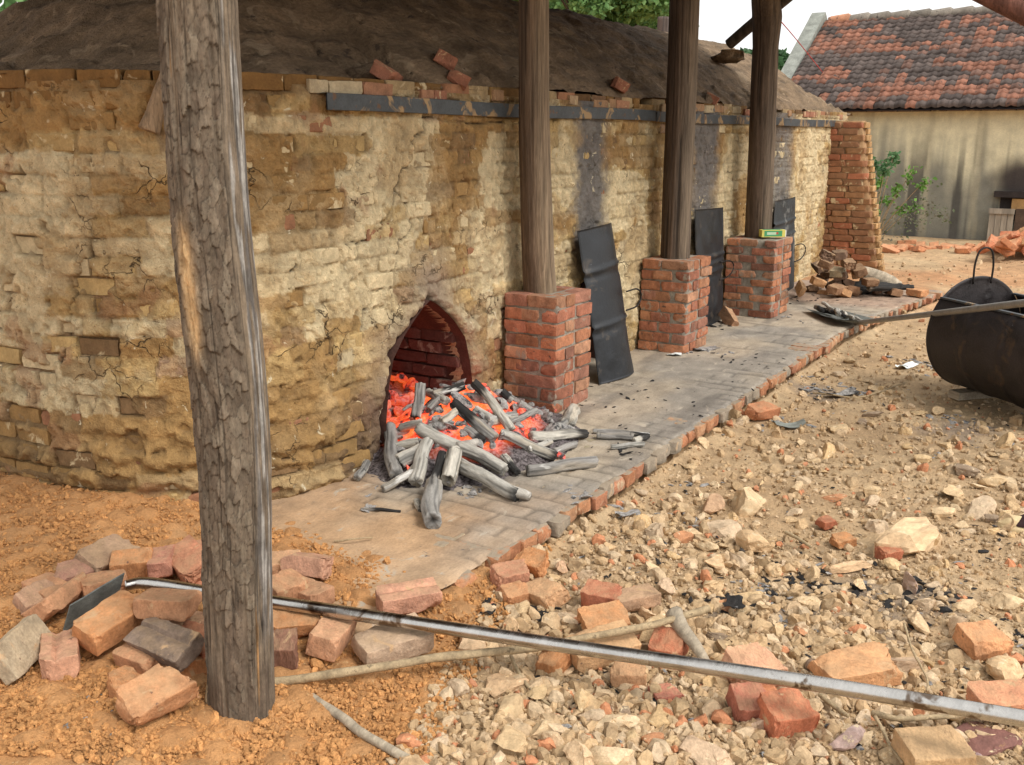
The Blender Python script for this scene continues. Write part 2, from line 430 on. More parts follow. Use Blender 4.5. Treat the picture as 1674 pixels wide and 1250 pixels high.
def gsmooth(x, y):
    x = np.asarray(x, float); y = np.asarray(y, float)
    z = .012 * vn(v2(x * .8, y * .8), 3) + .010 * vn(v2(x * 2.2, y * 2.2), 4)
    cov = apron_cover(x, y)
    rise = sstep(-.02, .35, cov) * .03 + .088
    near = sstep(1.55, 2.35, y) * sstep(3.6, 2.6, x)              # earth heaped in front of the kiln's round end
    z = z + near * rise * .95 + .05 * sstep(2.9, 3.4, y) * sstep(3.2, 2.6, x)
    inside = sstep(-.05, .02, y - edge_y(x)) * sstep(-.02, -.10, cov) * sstep(11.10, 10.95, x)
    ed = np.exp(-((y - edge_y(x) - .02) / .10) ** 2) * sstep(2.7, 3.1, x) * sstep(11.2, 10.8, x)
    z = z + .055 * ed + .075 * sstep(10.9, 11.1, x) * sstep(14, 12.5, x) * sstep(1.3, 1.8, y)
    z = z * (1 - inside) - .06 * inside
    z = z + .16 * sstep(12.2, 15.3, x) * sstep(5.0, 3.2, np.abs(y - 1.0) + .6 * vn(v2(x * .6, y * .6), 8)) * (x < 40)
    z = z + .05 * sstep(6, 10, x) * sstep(1.8, 0, y) * vn(v2(x * .7, y * .9), 12)
    return z
def gfull(x, y):
    d = soil_side(x, y) + .12 * fbm(v2(x * 3, y * 3), 3, 21)
    o = sstep(-.12, .12, d)
    base = gsmooth(x, y)
    f1, f2, c = voro(x * 26, y * 26, 5)
    g1, g2, c2 = voro(x * 11 + 3, y * 11, 6)
    clod = .012 * np.sqrt(np.clip(1 - f1, 0, 1)) * c + .022 * np.clip(1 - 1.5 * g1, 0, 1) * (c2 > .55)
    rub = .010 * fbm(v2(x * 9, y * 9), 4, 31) + .006 * np.clip(1 - 1.3 * f1, 0, 1) * c
    fade = np.clip(8.0 / (4 + np.hypot(x, y)), .2, 1)
    return base + (clod * o + rub * (1 - o)) * fade, o
def graded(lo, hi, near0, near1, step, grow=1.13, mx=40):
    a = list(np.arange(near0, near1 + 1e-6, step)); s = step; x = a[-1]
    while x < hi: s = min(s * grow, mx); x += s; a.append(x)
    s = step; x = a[0]; pre = []
    while x > lo: s = min(s * grow, mx); x -= s; pre.append(x)
    return np.array(pre[::-1] + a)
gx = graded(-300, 600, 1.2, 7.2, .0155, 1.03); gy = graded(-400, 400, -.4, 3.4, .0155, 1.04)
GX, GY = np.meshgrid(gx, gy, indexing='ij')
GZ, GO = gfull(GX, GY)
orange = np.array([.46, .235, .095]); tan = np.array([.455, .315, .18])
gc = mix(tan, orange, GO)
t = fbm(v2(GX * 1.6, GY * 1.6), 4, 55)
gc = mix(gc, np.array([.54, .40, .24]), sstep(.0, .5, t) * .55 * (1 - GO))
gc = mix(gc, np.array([.37, .24, .13]), sstep(.05, .5, -t) * .5)
gc = mix(gc, np.array([.46, .20, .085]), .55 * sstep(9.5, 11, GX) * sstep(15, 12.5, GX) * sstep(.1, .5, fbm(v2(GX * .9, GY * .9), 3, 77) + .35))
# burnt, ashy patches of ground where charcoal was raked out
for (px, py, r_) in ((1190, 985, .16), (1300, 985, .20), (1400, 960, .18), (1150, 860, .10), (900, 1010, .10), (1520, 985, .2), (1340, 640, .3), (1560, 700, .35), (1430, 1020, .2)):
    p = onz(px, py); dd = np.hypot(GX - p[0], GY - p[1]) / r_ + .5 * fbm(v2(GX * 9, GY * 9), 3, 91)
    gc = mix(gc, np.array([.17, .14, .12]), sstep(1.0, .3, dd) * .65)
ground = obj('ground', mesh('ground', np.stack([GX, GY, GZ], -1), gridfaces(len(gx), len(gy)), M['soil'], gc.reshape(-1, 3)))
tag(ground, 'orange and tan earth of the yard strewn with rubble', None, None, 'structure')
def G(x, y): return float(gsmooth(np.array([x]), np.array([y]))[0])

# ================================================================== APRON (brick paving in front of the stoke holes)
APZ = .09
ax_ = np.concatenate([np.arange(2.2, 6, .02), np.arange(6, 11.12, .035)]); av = np.linspace(0, 1, 70)
AX, AV = np.meshgrid(ax_, av, indexing='ij')
AY = edge_y(AX) + .030 + .012 * vn(v2(AX * 7, AX * 0), 47) * (1 - AV) + AV * (3.25 - edge_y(AX) - .03)
colx = np.floor(AX / .116); jy = (AY - 1.93 + .115 * (colx % 2)) / .232
dj = np.minimum(np.abs(AX / .116 - np.round(AX / .116)) * .116, np.abs(jy - np.round(jy)) * .232)
joint = sstep(.012, .003, dj) * sstep(.0, .45, fbm(v2(AX * 1.8, AY * 1.8), 3, 40) + .30 * sstep(3.9, 2.9, AX) + .25 * sstep(2.35, 2.0, AY))
AZ = APZ - .006 * joint + .008 * fbm(v2(AX * 2.5, AY * 2.5), 4, 41) + .003 * fbm(v2(AX * 22, AY * 22), 3, 42) + .001
AZ -= .010 * sstep(.2, .6, fbm(v2(AX * 1.2, AY * 1.2), 3, 43))
AZ = np.where(AV < .001, AZ - .012, AZ)
ac = mix(np.array([.405, .335, .25]), np.array([.30, .265, .22]), sstep(-.3, .4, fbm(v2(AX * 1.4, AY * 2), 4, 44)))
ac = mix(ac, np.array([.17, .15, .13]), sstep(.22, .5, fbm(np.stack([AX * 1.6, AY * 5, 0 * AX], -1), 4, 46)) * .5)
ac = mix(ac, np.array([.46, .28, .145]), sstep(3.7, 2.7, AX + .5 * fbm(v2(AX * 3, AY * 3), 3, 45)) * .8)
ac = mix(ac, np.array([.34, .19, .125]), sstep(9.4, 9.8, AX) * sstep(11.6, 10.6, AX) * .5)
ac = mix(ac, ac * .62, joint)
apron = obj('pavement', mesh('pavement', np.stack([AX, AY, AZ], -1), gridfaces(*AX.shape), M['apron'], ac.reshape(-1, 3)))
tag(apron, 'dusty brick-edged paving along the foot of the kiln', None, None, 'structure')
BR = []       # shared small brick meshes for walls, kerbs and pillars
for k in range(10):
    P, Fc = brick_geo(.22, .105, .062, 100 + k, (12, 7, 5), .003, .0020, 4)
    BR.append((P, Fc))
def shared(name, mat, scale=(1, 1, 1)):
    return [mesh('%s_%d' % (name, k), P * np.array(scale), Fc, mat, None, True, 28) for k, (P, Fc) in enumerate(BR)]
BRICKC = [(.42, .18, .095), (.39, .155, .085), (.44, .205, .11), (.35, .14, .085), (.42, .22, .13), (.32, .15, .10)]
def bcol(rg=random, tint=1.0):
    c = rg.choice(BRICKC); f = rg.uniform(.82, 1.15) * tint
    return tuple(v * f for v in c)
kerb_meshes = shared('kerb_brick', M['kerb_brick'])
x = 2.78; i = 0
while x < 11.1:
    w = .116 * random.uniform(.95, 1.06)
    if 3.05 < x or i % 2 == 0:
        off = random.uniform(-.014, .014) - (.03 if random.random() < .08 else 0)
        y0 = float(edge_y(x)) + .116 + off
        c = random.choice([(.46, .22, .11), (.43, .19, .095), (.48, .26, .14), (.40, .18, .10)])
        if random.random() < .3: c = (.33, .27, .20)
        b = obj('brick', random.choice(kerb_meshes), apron, (x, y0, APZ - .037 + random.uniform(-.007, .001)), (random.uniform(-.03, .03), random.uniform(-.03, .03), math.pi / 2 + random.uniform(-.07, .07)), c)
        b.scale = (1, 1.04, 1.05)
    x += w; i += 1
# second and third row of paving bricks that show near the earth-covered end
for r_ in range(2):
    x = 2.75 + .11 * r_
    while x < 4.6:
        y0 = float(edge_y(x)) + .285 + r_ * .125
        if apron_cover(x, y0) < .05:
            obj('brick', random.choice(kerb_meshes), apron, (x, y0, APZ - .035 + random.uniform(-.002, .003)), (random.uniform(-.02, .02), random.uniform(-.02, .02), random.uniform(-.04, .04)), (.40 + random.uniform(-.05, .03), .30 + random.uniform(-.06, .02), .19))
        x += .232
# front face under the kerb course
kb = Acc()
kx = np.linspace(2.7, 11.1, 60); ky = edge_y(kx) + .05
V = np.concatenate([np.stack([kx, ky, np.full_like(kx, -.08)], -1), np.stack([kx, ky, np.full_like(kx, APZ - .02)], -1), np.stack([kx, ky + .1, np.full_like(kx, APZ - .012)], -1)])
n = len(kx); I = np.arange(n - 1)
kb.add(V, np.concatenate([np.stack([I, I + 1, I + 1 + n, I + n], -1), np.stack([I + n, I + 1 + n, I + 1 + 2 * n, I + 2 * n], -1)]))
obj('kerb_bed', kb.mesh('kerb_bed', surf('bed_earth', (.36, .24, .13), .3, 12, 80, .8, .95)), apron)

# ================================================================== KILN
# plan of the wall face: round end on the near side, then straight along Y = 3.1
PLAN = spline([(2.75, 6.6), (2.50, 5.6), (2.44, 4.9), (2.44, 4.35), (2.50, 3.80), (2.69, 3.40), (3.02, 3.19), (3.45, 3.11), (4.0, 3.10)], 240)
PLAN = np.vstack([PLAN, np.stack([np.linspace(4.05, 12.75, 200), np.full(200, 3.10)], -1)])
ps = np.concatenate([[0], np.cumsum(np.hypot(*np.diff(PLAN, axis=0).T))])
def plan(s): return np.interp(s, ps, PLAN[:, 0]), np.interp(s, ps, PLAN[:, 1])
def plan_n(s):
    x0, y0 = plan(s - .03); x1, y1 = plan(s + .03)
    tx, ty = x1 - x0, y1 - y0; l = np.hypot(tx, ty)
    return ty / l, -tx / l
paz = np.arctan2(PLAN[:, 1], PLAN[:, 0])
def wall_at(px, py):
    d = ray(px, py); az = math.atan2(d[1], d[0])
    s = float(np.interp(-az, -paz, ps)); X, Y = plan(s)
    return s, float(CZ + d[2] * math.hypot(X, Y) / math.hypot(d[0], d[1]))
S_OF_X = lambda X: float(np.interp(X, PLAN[200:, 0], ps[200:]))
WTOP = 1.90
# the four stoke holes: pointed arches (half width against height above the apron)
HZ = np.array([0, .18, .35, .50, .60, .67, .72, .745]); HW = np.array([.385, .38, .355, .305, .215, .125, .055, .0])
HOLES = [(4.10, 1.0), (5.95, .92), (8.02, .92), (10.15, .92)]
def hole_dist(X, Z):
    """signed distance-like value: negative inside a stoke hole"""
    r = np.full(np.shape(X), 9.0)
    for cx, k in HOLES:
        zz = (Z - APZ) / k
        w = np.interp(zz, HZ, HW) * k
        a = np.where(zz < .745, np.abs(X - cx) - w, np.hypot(X - cx, (zz - .745) * k) + 0)
        a = np.where((zz >= .745), np.maximum(a, (zz - .745) * k), a)
        r = np.minimum(r, a * np.where(zz > .5, .75, 1.0))
    return r
# ---- brick bond
CRS = .084
courses = []; z = .02; k = 0
while z < WTOP - .02:
    courses.append((z, z + .072)); z += CRS
NC = len(courses)
bond = []                                  # per course: list of joints in s
rg = random.Random(5)
for c in range(NC):
    s = -rg.uniform(0, .2); js = [s]
    while s < ps[-1]:
        s += rg.choice([.225, .225, .225, .115, .2]) * rg.uniform(.93, 1.07); js.append(s)
    bond.append(np.array(js))
# patches of pale lime-washed clay (+) and of ochre clay (-): centres read off the wall
PATCH = [(150, 265, .5, .05, 1), (60, 330, .3, .10, 1), (40, 440, .16, .14, 1), (100, 520, .18, .12, 1), (230, 390, .2, .06, .8), (230, 430, .2, .08, .6), (600, 330, .22, .25, 1), (650, 290, .22, .16, 1),
         (640, 220, .2, .06, .8), (820, 300, .16, .18, 1), (800, 380, .18, .18, .8), (460, 400, .2, .12, .8), (450, 180, .16, .08, .7), (560, 400, .3, .15, .6), (820, 440, .2, .2, .8), (920, 300, .14, .16, 1),
         (1020, 300, .30, .09, 1.2), (1000, 340, .3, .12, 1), (960, 215, .15, .06, 1), (1060, 215, .15, .06, .8), (1040, 400, .3, .2, .6), (1200, 260, .3, .2, .9), (1330, 220, .6, .15, .8), (1320, 300, .6, .2, .8),
         (90, 195, .6, .045, -1.1), (170, 312, .22, .04, -1), (170, 345, .3, .05, -.8), (470, 250, .16, .10, -1.2), (520, 330, .22, .10, -1.2), (450, 345, .2, .1, -1), (560, 250, .18, .06, -.9), (110, 500, .1, .06, -1),
         (180, 490, .2, .05, -1.1), (200, 560, .3, .07, -1.1), (750, 235, .22, .08, -1.2), (790, 210, .2, .05, -1), (500, 640, .4, .18, -.7), (100, 720, .5, .14, -1.3), (280, 740, .5, .14, -1.2), (480, 740, .4, .10, -1.1),
         (1010, 250, .35, .08, -1.1), (960, 230, .2, .08, -.8), (1020, 385, .18, .08, -.9), (1070, 330, .12, .14, -.9), (880, 210, .1, .1, -.8), (1220, 330, .3, .2, -.7), (800, 600, .2, .18, -.6)]
PATCH += [(60, 155, .9, .07, -1.3), (330, 150, .5, .06, -1.0), (480, 148, .4, .05, -.8), (1250, 215, 1.5, .04, -.5)]
PATCH = [(*wall_at(a, b), c, d, e) for a, b, c, d, e in PATCH]
def patch(s, z):
    r = np.zeros(np.shape(s))
    for ps_, pz_, a, b, e in PATCH:
        r = r + e * np.exp(-(((s - ps_) / a) ** 2 + ((z - pz_) / b) ** 2))
    return r
CRACKS = [[(693, 186), (691, 214), (675, 226), (677, 262), (656, 278), (653, 300), (646, 311), (664, 330), (674, 366), (665, 382), (650, 394), (649, 412), (640, 440), (637, 452)],
          [(693, 190), (730, 196), (780, 202), (846, 199)], [(646, 311), (640, 340), (620, 372), (604, 384), (602, 392), (566, 400)], [(478, 430), (473, 445), (468, 470)],
          [(140, 460), (122, 520), (118, 570), (112, 590)], [(150, 250), (156, 278)], [(640, 470), (636, 500), (648, 520)], [(636, 452), (600, 500), (588, 540)], [(740, 455), (748, 500), (775, 520)]]
CRACKS = [np.array([wall_at(*p) for p in c]) for c in CRACKS]
def crack_dist(s, z):
    r = np.full(s.shape, 9.0)
    for ci, c in enumerate(CRACKS):
        cc = spline(c, len(c) * 6); cc[1:-1] += RNG.normal(0, .004, (len(cc) - 2, 2))
        m = (s > cc[:, 0].min() - .05) & (s < cc[:, 0].max() + .05) & (z > cc[:, 1].min() - .05) & (z < cc[:, 1].max() + .05)
        if not m.any(): continue
        p = np.stack([s[m], z[m]], -1); d = np.full(len(p), 9.0)
        for a, b in zip(cc[:-1], cc[1:]):
            ab = b - a; t = np.clip(((p - a) @ ab) / max(ab @ ab, 1e-9), 0, 1)
            d = np.minimum(d, np.linalg.norm(p - a - t[:, None] * ab, axis=1))
        w = 1.0 if ci < 2 else 1.6
        r[m] = np.minimum(r[m], d * w)
    return r
CREAM, OCHRE, YEL, PINK, UMB = (np.array(c) for c in ([.60, .485, .295], [.33, .20, .078], [.49, .34, .15], [.34, .22, .135], [.22, .135, .065]))
def brick_class(ci, s0, s1, sm, zm):
    """how a brick of the wall looks: colour and how far the clay covers it"""
    rgb = np.random.default_rng(int(ci * 4001 + s0 * 977 + 5000))
    p = float(patch(np.array([sm]), np.array([zm]))[0]) + rgb.normal(0, .30) + .75 * float(fbm(np.array([[sm * 1.5, zm * 2.2, 0]]), 3, 99)[0])
    q = rgb.random()
    if p > .12: c = CREAM * rgb.uniform(.90, 1.08) if q < .88 else YEL * rgb.uniform(.9, 1.1)
    elif p < -.35: c = OCHRE * rgb.uniform(.86, 1.1) if q < .85 else UMB
    else: c = (CREAM if q < .38 else YEL if q < .62 else OCHRE if q < .86 else PINK) * rgb.uniform(.84, 1.08)
    return c, rgb.normal(0, .5) - .12 * p + (.35 if zm < .62 else 0), rgb.normal(0, .004)
# ---- clay coat as a fine relief: it fills the joints where bricks show and covers them elsewhere
sg = np.concatenate([np.arange(.9, S_OF_X(5.6), .0078), np.arange(S_OF_X(5.6), S_OF_X(8.5), .012), np.arange(S_OF_X(8.5), ps[-1], .02)])
zg = np.arange(-.03, WTOP + .005, .0095)
SG, ZG = np.meshgrid(sg, zg, indexing='ij')
CI = np.clip(((ZG - .02) / CRS), 0, NC - 1)
Zw = ZG + .008 * vn(v2(SG * 2.1, ZG * 3), 60)
CI = np.clip(np.floor((Zw - .02 + .006) / CRS).astype(int), 0, NC - 1)
zl = Zw - (.02 + CI * CRS)
jz = np.minimum(np.abs(zl + .006), np.abs(zl - .078))
bc = np.zeros(SG.shape + (3,)); ex_ = np.zeros(SG.shape); js_ = np.full(SG.shape, 9.0); bj = np.zeros(SG.shape)
wall_bricks = []
WS = SG + .030 * fbm(v2(SG * 9, ZG * 9), 3, 58) + .010 * vn(v2(SG * 40, ZG * 40), 56); WZ = Zw + .022 * fbm(v2(SG * 8 + 5, ZG * 10), 3, 59) + .008 * vn(v2(SG * 45, ZG * 45), 57)
CW = np.clip(np.floor((WZ - .02 + .006) / CRS).astype(int), 0, NC - 1)
for c in range(NC):
    j = bond[c]; m = CI == c
    k = np.clip(np.searchsorted(j, SG[m]) - 1, 0, len(j) - 2)
    cls = [brick_class(c, j[a], j[a + 1], (j[a] + j[a + 1]) / 2, .02 + c * CRS + .036) for a in range(len(j) - 1)]
    cc = np.array([q[0] for q in cls]); ee = np.array([q[1] for q in cls]); hh = np.array([q[2] for q in cls])
    mw = CW == c; kw = np.clip(np.searchsorted(j, WS[mw]) - 1, 0, len(j) - 2)
    bc[mw] = cc[kw]; ex_[m] = ee[k]; bj[m] = hh[k]
    js_[m] = np.minimum(SG[m] - j[k], j[k + 1] - SG[m])
    for a in range(len(j) - 1): wall_bricks.append((c, j[a], j[a + 1], cls[a]))
jd = np.minimum(jz, js_)
pn = v2(SG, ZG)
lo = fbm(pn * 1.7, 3, 61); fi = fbm(pn * 9, 4, 62); vf = fbm(pn * 34, 3, 63)
XW, YW = plan(SG); NX, NY = plan_n(SG)
hd = hole_dist(np.where(SG > ps[200], XW, -9), ZG)
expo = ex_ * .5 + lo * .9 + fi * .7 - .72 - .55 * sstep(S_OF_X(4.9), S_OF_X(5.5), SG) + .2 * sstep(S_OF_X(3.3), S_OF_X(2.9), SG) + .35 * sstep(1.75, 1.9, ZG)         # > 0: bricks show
expo = expo - 1.5 * sstep(.22, .08, hd)                                          # the arches are clayed over
show = sstep(-.12, .12, expo)
drag = vn(np.stack([SG * 34 + 9 * fi, ZG * 12 + 9 * lo, np.zeros_like(SG)], -1), 51)
hp = .012 + .016 * lo + .014 * fi + .009 * vf + .005 * drag + .5 * bj - .012 * sstep(.25, .5, fbm(pn * 14, 3, 52))
crease = sstep(.012, .002, jd) * sstep(-.25, .15, fbm(pn * 4.3, 3, 64))
hp = hp - .008 * crease
hp = hp + .004 * np.abs(vn(np.stack([SG * 30 + 6 * fi, ZG * 9 + 5 * lo, np.zeros_like(SG)], -1), 65)) - .002
hb = -.013 + .004 * fi + .003 * vf
hgt = hp * (1 - show) + hb * show
hgt += .042 * np.exp(-((hd - .04) / .12) ** 2) * (hd > 0) * sstep(.22, .45, ZG) * (.8 + .5 * fi)           # raised clay rim of the arches
cd = crack_dist(SG, ZG)
hgt -= .020 * np.exp(-(cd / .006) ** 2)
hgt -= .09 * sstep(.03, -.006, hd) + .03 * sstep(.08, 0, hd)                    # rolls back into the holes
low = sstep(.62, .25, ZG) * sstep(S_OF_X(3.9), S_OF_X(3.3), SG)
hgt += low * (.035 + .012 * np.sin(ZG * 60 + 3 * fi))                            # slumped clay ledges at the round end
batter = .05 * (1 - ZG / 1.9) * sstep(S_OF_X(3.6), S_OF_X(2.9), SG)
hgt += batter
p2 = patch(SG, ZG) + 1.1 * fbm(np.stack([SG * 2.6, ZG * 3.4, 0 * SG], -1), 5, 53) + .25 * fi
sp_ = mix(np.broadcast_to(OCHRE, SG.shape + (3,)), YEL * .92, sstep(-.25, -.15, p2)); sp_ = mix(sp_, CREAM, sstep(.02, .10, p2))
bc = mix(bc, sp_, .30 + .45 * sstep(S_OF_X(4.7), S_OF_X(5.6), SG))
cl = mix(bc, CREAM * .95, sstep(.1, .4, fbm(pn * 3.1, 4, 66)) * .25)
cl = mix(cl, OCHRE, sstep(.15, .4, fbm(pn * 2.6 + 9, 4, 67)) * .4)
cl = mix(cl, OCHRE * .9, low * .65)
cl = mix(cl, cl * .55, crease * .45)
cl = cl * (1 + .22 * vf + .16 * drag)[..., None]
cl = mix(cl, UMB * .75, show * .75)
cl = mix(cl, np.array([.33, .165, .085]), sstep(.42, .55, fbm(pn * 5 + 4, 3, 68)) * .45 * sstep(S_OF_X(6), S_OF_X(4), SG))
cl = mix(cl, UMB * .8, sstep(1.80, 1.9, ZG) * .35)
# smoke stains: brown round the burning mouth, grey above and beside the sheets
f_ = sstep(.30, .0, hd + .10 * fi) * (XW < 5) * (SG > ps[200]); cl = mix(cl, np.array([.27, .205, .145]), f_ * .6)
dark = sstep(.46, .04, np.hypot((XW - 3.60) / 1.0, (ZG - .16) / 1.15) + .14 * fi); cl = mix(cl, np.array([.10, .065, .05]), dark * .7 * (SG > ps[200]))
top = np.exp(-((XW - 4.12) / .16) ** 2) * sstep(1.25, .85, ZG) * (ZG > .7); cl = mix(cl, np.array([.26, .20, .15]), top * .8)
for cx, wd_ in ((5.93, .19), (7.98, .27), (10.1, .36)):
    wd_ = wd_ * 1.15; g_ = np.exp(-((XW - cx + .12 * fi) / wd_) ** 4) * sstep(.7, 1.0, ZG) * (SG > ps[200]) * (.75 + .35 * lo)
    cl = mix(cl, np.array([.15, .142, .138]), np.clip(g_ * 1.25, 0, .92))
cl = mix(cl, np.array([.02, .014, .01]), np.exp(-(cd / .0045) ** 2) * .9)  # shade of the cracks painted in, the relief being too coarse to give it
V = np.stack([XW + NX * hgt, YW + NY * hgt, ZG], -1)
fc = gridfaces(*SG.shape)
hv = hd.reshape(-1)
fc = fc[(hv[fc] > -.004).all(axis=1)]
kiln = empty('brick_kiln', (7.5, 4.6, 0))
KI = Matrix.Translation((-7.5, -4.6, 0))
tag(kiln, 'long clay-daubed brick kiln with domed earth roof and burning stoke hole', 'kiln')
def kid(name, me, parent=kiln, **k):
    o = obj(name, me, parent, **k)
    if parent is kiln: o.location = Vector(o.location) + Vector((-7.5, -4.6, 0))
    return o
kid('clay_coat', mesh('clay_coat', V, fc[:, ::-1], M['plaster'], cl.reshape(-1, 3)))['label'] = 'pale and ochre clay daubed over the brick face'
# ---- the bricks themselves
wb_mesh = shared('wall_brick', M['wall_brick'])
cand = []
for (c, s0, s1, cls) in wall_bricks:
    sm = (s0 + s1) / 2; zm = .02 + c * CRS + .036
    if sm < 1.0: continue
    X, Y = plan(sm)
    if float(hole_dist(np.array([X if sm > ps[200] else -9.0]), np.array([zm]))[0]) < .11 + (s1 - s0) * .3: continue
    e = float(cls[1] * .6 + .9 * fbm(np.array([[sm, zm, 0]]) * 1.7, 3, 61)[0] - .62 + .35 * (zm > 1.75))
    px, py, d = proj((X, Y, zm))
    size = (s1 - s0) / d if -40 < px < 1440 else 0
    cand.append((e + .25 * (size * 12), c, s0, s1, cls, size, e))
cand.sort(key=lambda t: -(t[5] * (1 if t[6] > -.35 else .3)))
rest = Acc()
for q, (_, c, s0, s1, cls, size, e) in enumerate(cand):
    sm = (s0 + s1) / 2; zm = .02 + c * CRS + .036
    X, Y = plan(sm); nx, ny = plan_n(sm)
    rz = math.atan2(ny, nx) + math.pi / 2
    h = -.0525 + cls[2] + .05 * (1 - zm / 1.9) * float(sstep(S_OF_X(3.6), S_OF_X(2.9), sm)) + .03 * float(sstep(.62, .25, zm) * sstep(S_OF_X(3.9), S_OF_X(3.3), sm))
    zz = zm - .008 * float(vn(np.array([[sm * 2.1, zm * 3, 0]]), 60)[0])
    k = int(rg.random() * 10); sx = (s1 - s0 - .010) / .22
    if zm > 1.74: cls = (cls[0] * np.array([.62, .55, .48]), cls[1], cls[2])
    col = cls[0] * .86 if rg.random() < .90 else np.array((.31, .15, .08)) * rg.uniform(.8, 1.15)
    if q < 290:
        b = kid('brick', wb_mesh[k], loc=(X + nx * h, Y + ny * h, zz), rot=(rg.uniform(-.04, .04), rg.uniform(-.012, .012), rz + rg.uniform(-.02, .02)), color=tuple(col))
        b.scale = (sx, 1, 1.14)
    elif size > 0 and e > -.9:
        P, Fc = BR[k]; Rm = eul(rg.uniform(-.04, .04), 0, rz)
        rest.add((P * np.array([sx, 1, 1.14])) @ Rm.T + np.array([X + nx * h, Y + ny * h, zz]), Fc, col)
M['wall_brick_far'] = surf('wall_brick_far', 'attr', .26, 12, 100, .8, .95, spot=((.56, .45, .27), 7, .60, .6), dist=.006)
tag(kid('brickwork', rest.mesh('brickwork', M['wall_brick_far'])), 'farther bricks of the kiln wall between the clay', None, None, 'stuff')
# ---- top course laid flat, above the steel band
s = S_OF_X(3.25); q = 0
while s < ps[-1] - .1:
    w = rg.choice([.11, .22]); X, Y = plan(s + w / 2); nx, ny = plan_n(s + w / 2)
    c = rg.choice([(.33, .17, .10), (.29, .13, .08), (.42, .34, .22), (.30, .18, .10), (.36, .25, .15)])
    if rg.random() < .42: s += w; q += 1; continue
    b = kid('brick', wb_mesh[q % 10], loc=(X - nx * .035, Y - ny * .035, 1.893 + rg.uniform(-.014, .008)), rot=(rg.uniform(-.04, .04), rg.uniform(-.03, .03), math.atan2(ny, nx) + math.pi / 2), color=c)
    b.scale = (w / .228, 1.05, .95); s += w; q += 1
    if q > 60: break
# ---- steel angle band
ba = Acc()
for (xa, xb, dz) in ((3.36, 6.9, 0), (6.92, 12.25, -.004)):
    xs = np.linspace(xa, xb, 40); zt = 1.862 - .006 * (xs - 3.3) / 3 + .004 * np.sin(xs * 2.2) + dz; yy = 3.062 + .004 * np.sin(xs * 3)
    prof = [(-.004, 0), (-.004, -.070), (.0, -.073), (.004, -.070), (.004, -.006), (.075, -.004), (.075, .002), (.0, .002)]
    V = np.stack([np.stack([xs, yy + a, zt + b], -1) for a, b in prof], 0).reshape(-1, 3)
    ba.add(V, gridfaces(len(prof), len(xs), True))
kid('steel_band', ba.mesh('steel_band', M['band'], False))['label'] = 'rusty grey angle iron band under the roof edge'
# ---- earthen dome
def dome_z(x, y):
    ty = np.clip(np.minimum((y - 3.08) / 1.62, (6.5 - y) / 1.75), 0, 1)
    dl = np.clip((x - 2.42) / 2.7, 0, 1); dr = np.clip((12.95 - x) / 1.15, 0, 1)
    sm = np.sin(math.pi / 2 * ty) * np.sin(math.pi / 2 * dl) ** .85 * np.sin(math.pi / 2 * dr) ** .8
    return sm
dx = np.concatenate([np.arange(2.3, 6, .022), np.arange(6, 13.01, .035)]); dy = np.concatenate([np.arange(3.06, 5.0, .022), np.arange(5.0, 6.7, .06)])
DX, DY = np.meshgrid(dx, dy, indexing='ij')
sm = dome_z(DX, DY)
nearp = DX < 4.2; pts_ = np.stack([DX[nearp], DY[nearp]], -1); dmin = np.full(len(pts_), 9.0)
for q in PLAN[:240:2]: dmin = np.minimum(dmin, np.hypot(pts_[:, 0] - q[0], pts_[:, 1] - q[1]))
edge_f = np.ones(DX.shape); edge_f[nearp] = np.clip(dmin / .75, 0, 1) ** .8; sm = sm * edge_f
lip = sstep(0, .06, sm)
f1, f2, c_ = voro(DX * 4.2, DY * 5.5, 70)
DZ = 1.905 + .85 * sm + lip * (.040 * fbm(v2(DX * 2.5, DY * 4), 4, 71) + .022 * fbm(v2(DX * 9, DY * 14), 4, 72))
DZ += .03 * sstep(.16, .0, sm) * sstep(-.1, .4, fbm(v2(DX * 3.5, DY * 3.5), 3, 74)) + 0 * DX
DZ += lip * (.04 * np.clip((c_ - .5) * 3, 0, 1) * sstep(.05, .16, f2 - f1) * sstep(.55, .1, sm))      # lumps of brick under the earth
DZ -= lip * .02 * sstep(.02, .0, f2 - f1) * sstep(.0, .4, vn(v2(DX * 1.3, DY * 1.3), 73))
inside = np.zeros(DX.shape, bool)
# keep only what lies behind the wall face
from_wall = np.where(DX > 4.0, DY - 3.13, 0)
pxl = np.interp(DY, PLAN[:200, 1][::-1], PLAN[:200, 0][::-1])
keep = np.where(DX > 3.4, DY > 3.085, (DX > pxl - .015) & (DY > np.interp(DX, PLAN[120:240, 0], PLAN[120:240, 1]) - .02))
kf = keep.reshape(-1); fc = gridfaces(*DX.shape); fc = fc[kf[fc].all(1)]
kid('dome', mesh('dome', np.stack([DX, DY, DZ], -1), fc, M['dome']))['label'] = 'dark brown domed roof of packed earth'
# ---- back and far end of the kiln body
body = Acc()
pts = [(12.75, 3.12), (12.8, 3.5), (12.75, 6.4), (11, 6.6), (4, 6.6), (2.8, 6.6)]
for a, b in zip(pts[:-1], pts[1:]):
    n = 20; t = np.linspace(0, 1, n)[:, None]; q = np.array(a) * (1 - t) + np.array(b) * t; zz = np.linspace(-.1, 1.95, 12)
    V = np.stack([np.repeat(q[:, :1], 12, 1), np.repeat(q[:, 1:], 12, 1), np.repeat(zz[None], n, 0)], -1).reshape(-1, 3)
    body.add(V, gridfaces(n, 12), (.36, .24, .12))
kid('end_wall', body.mesh('end_wall', M['plaster']))
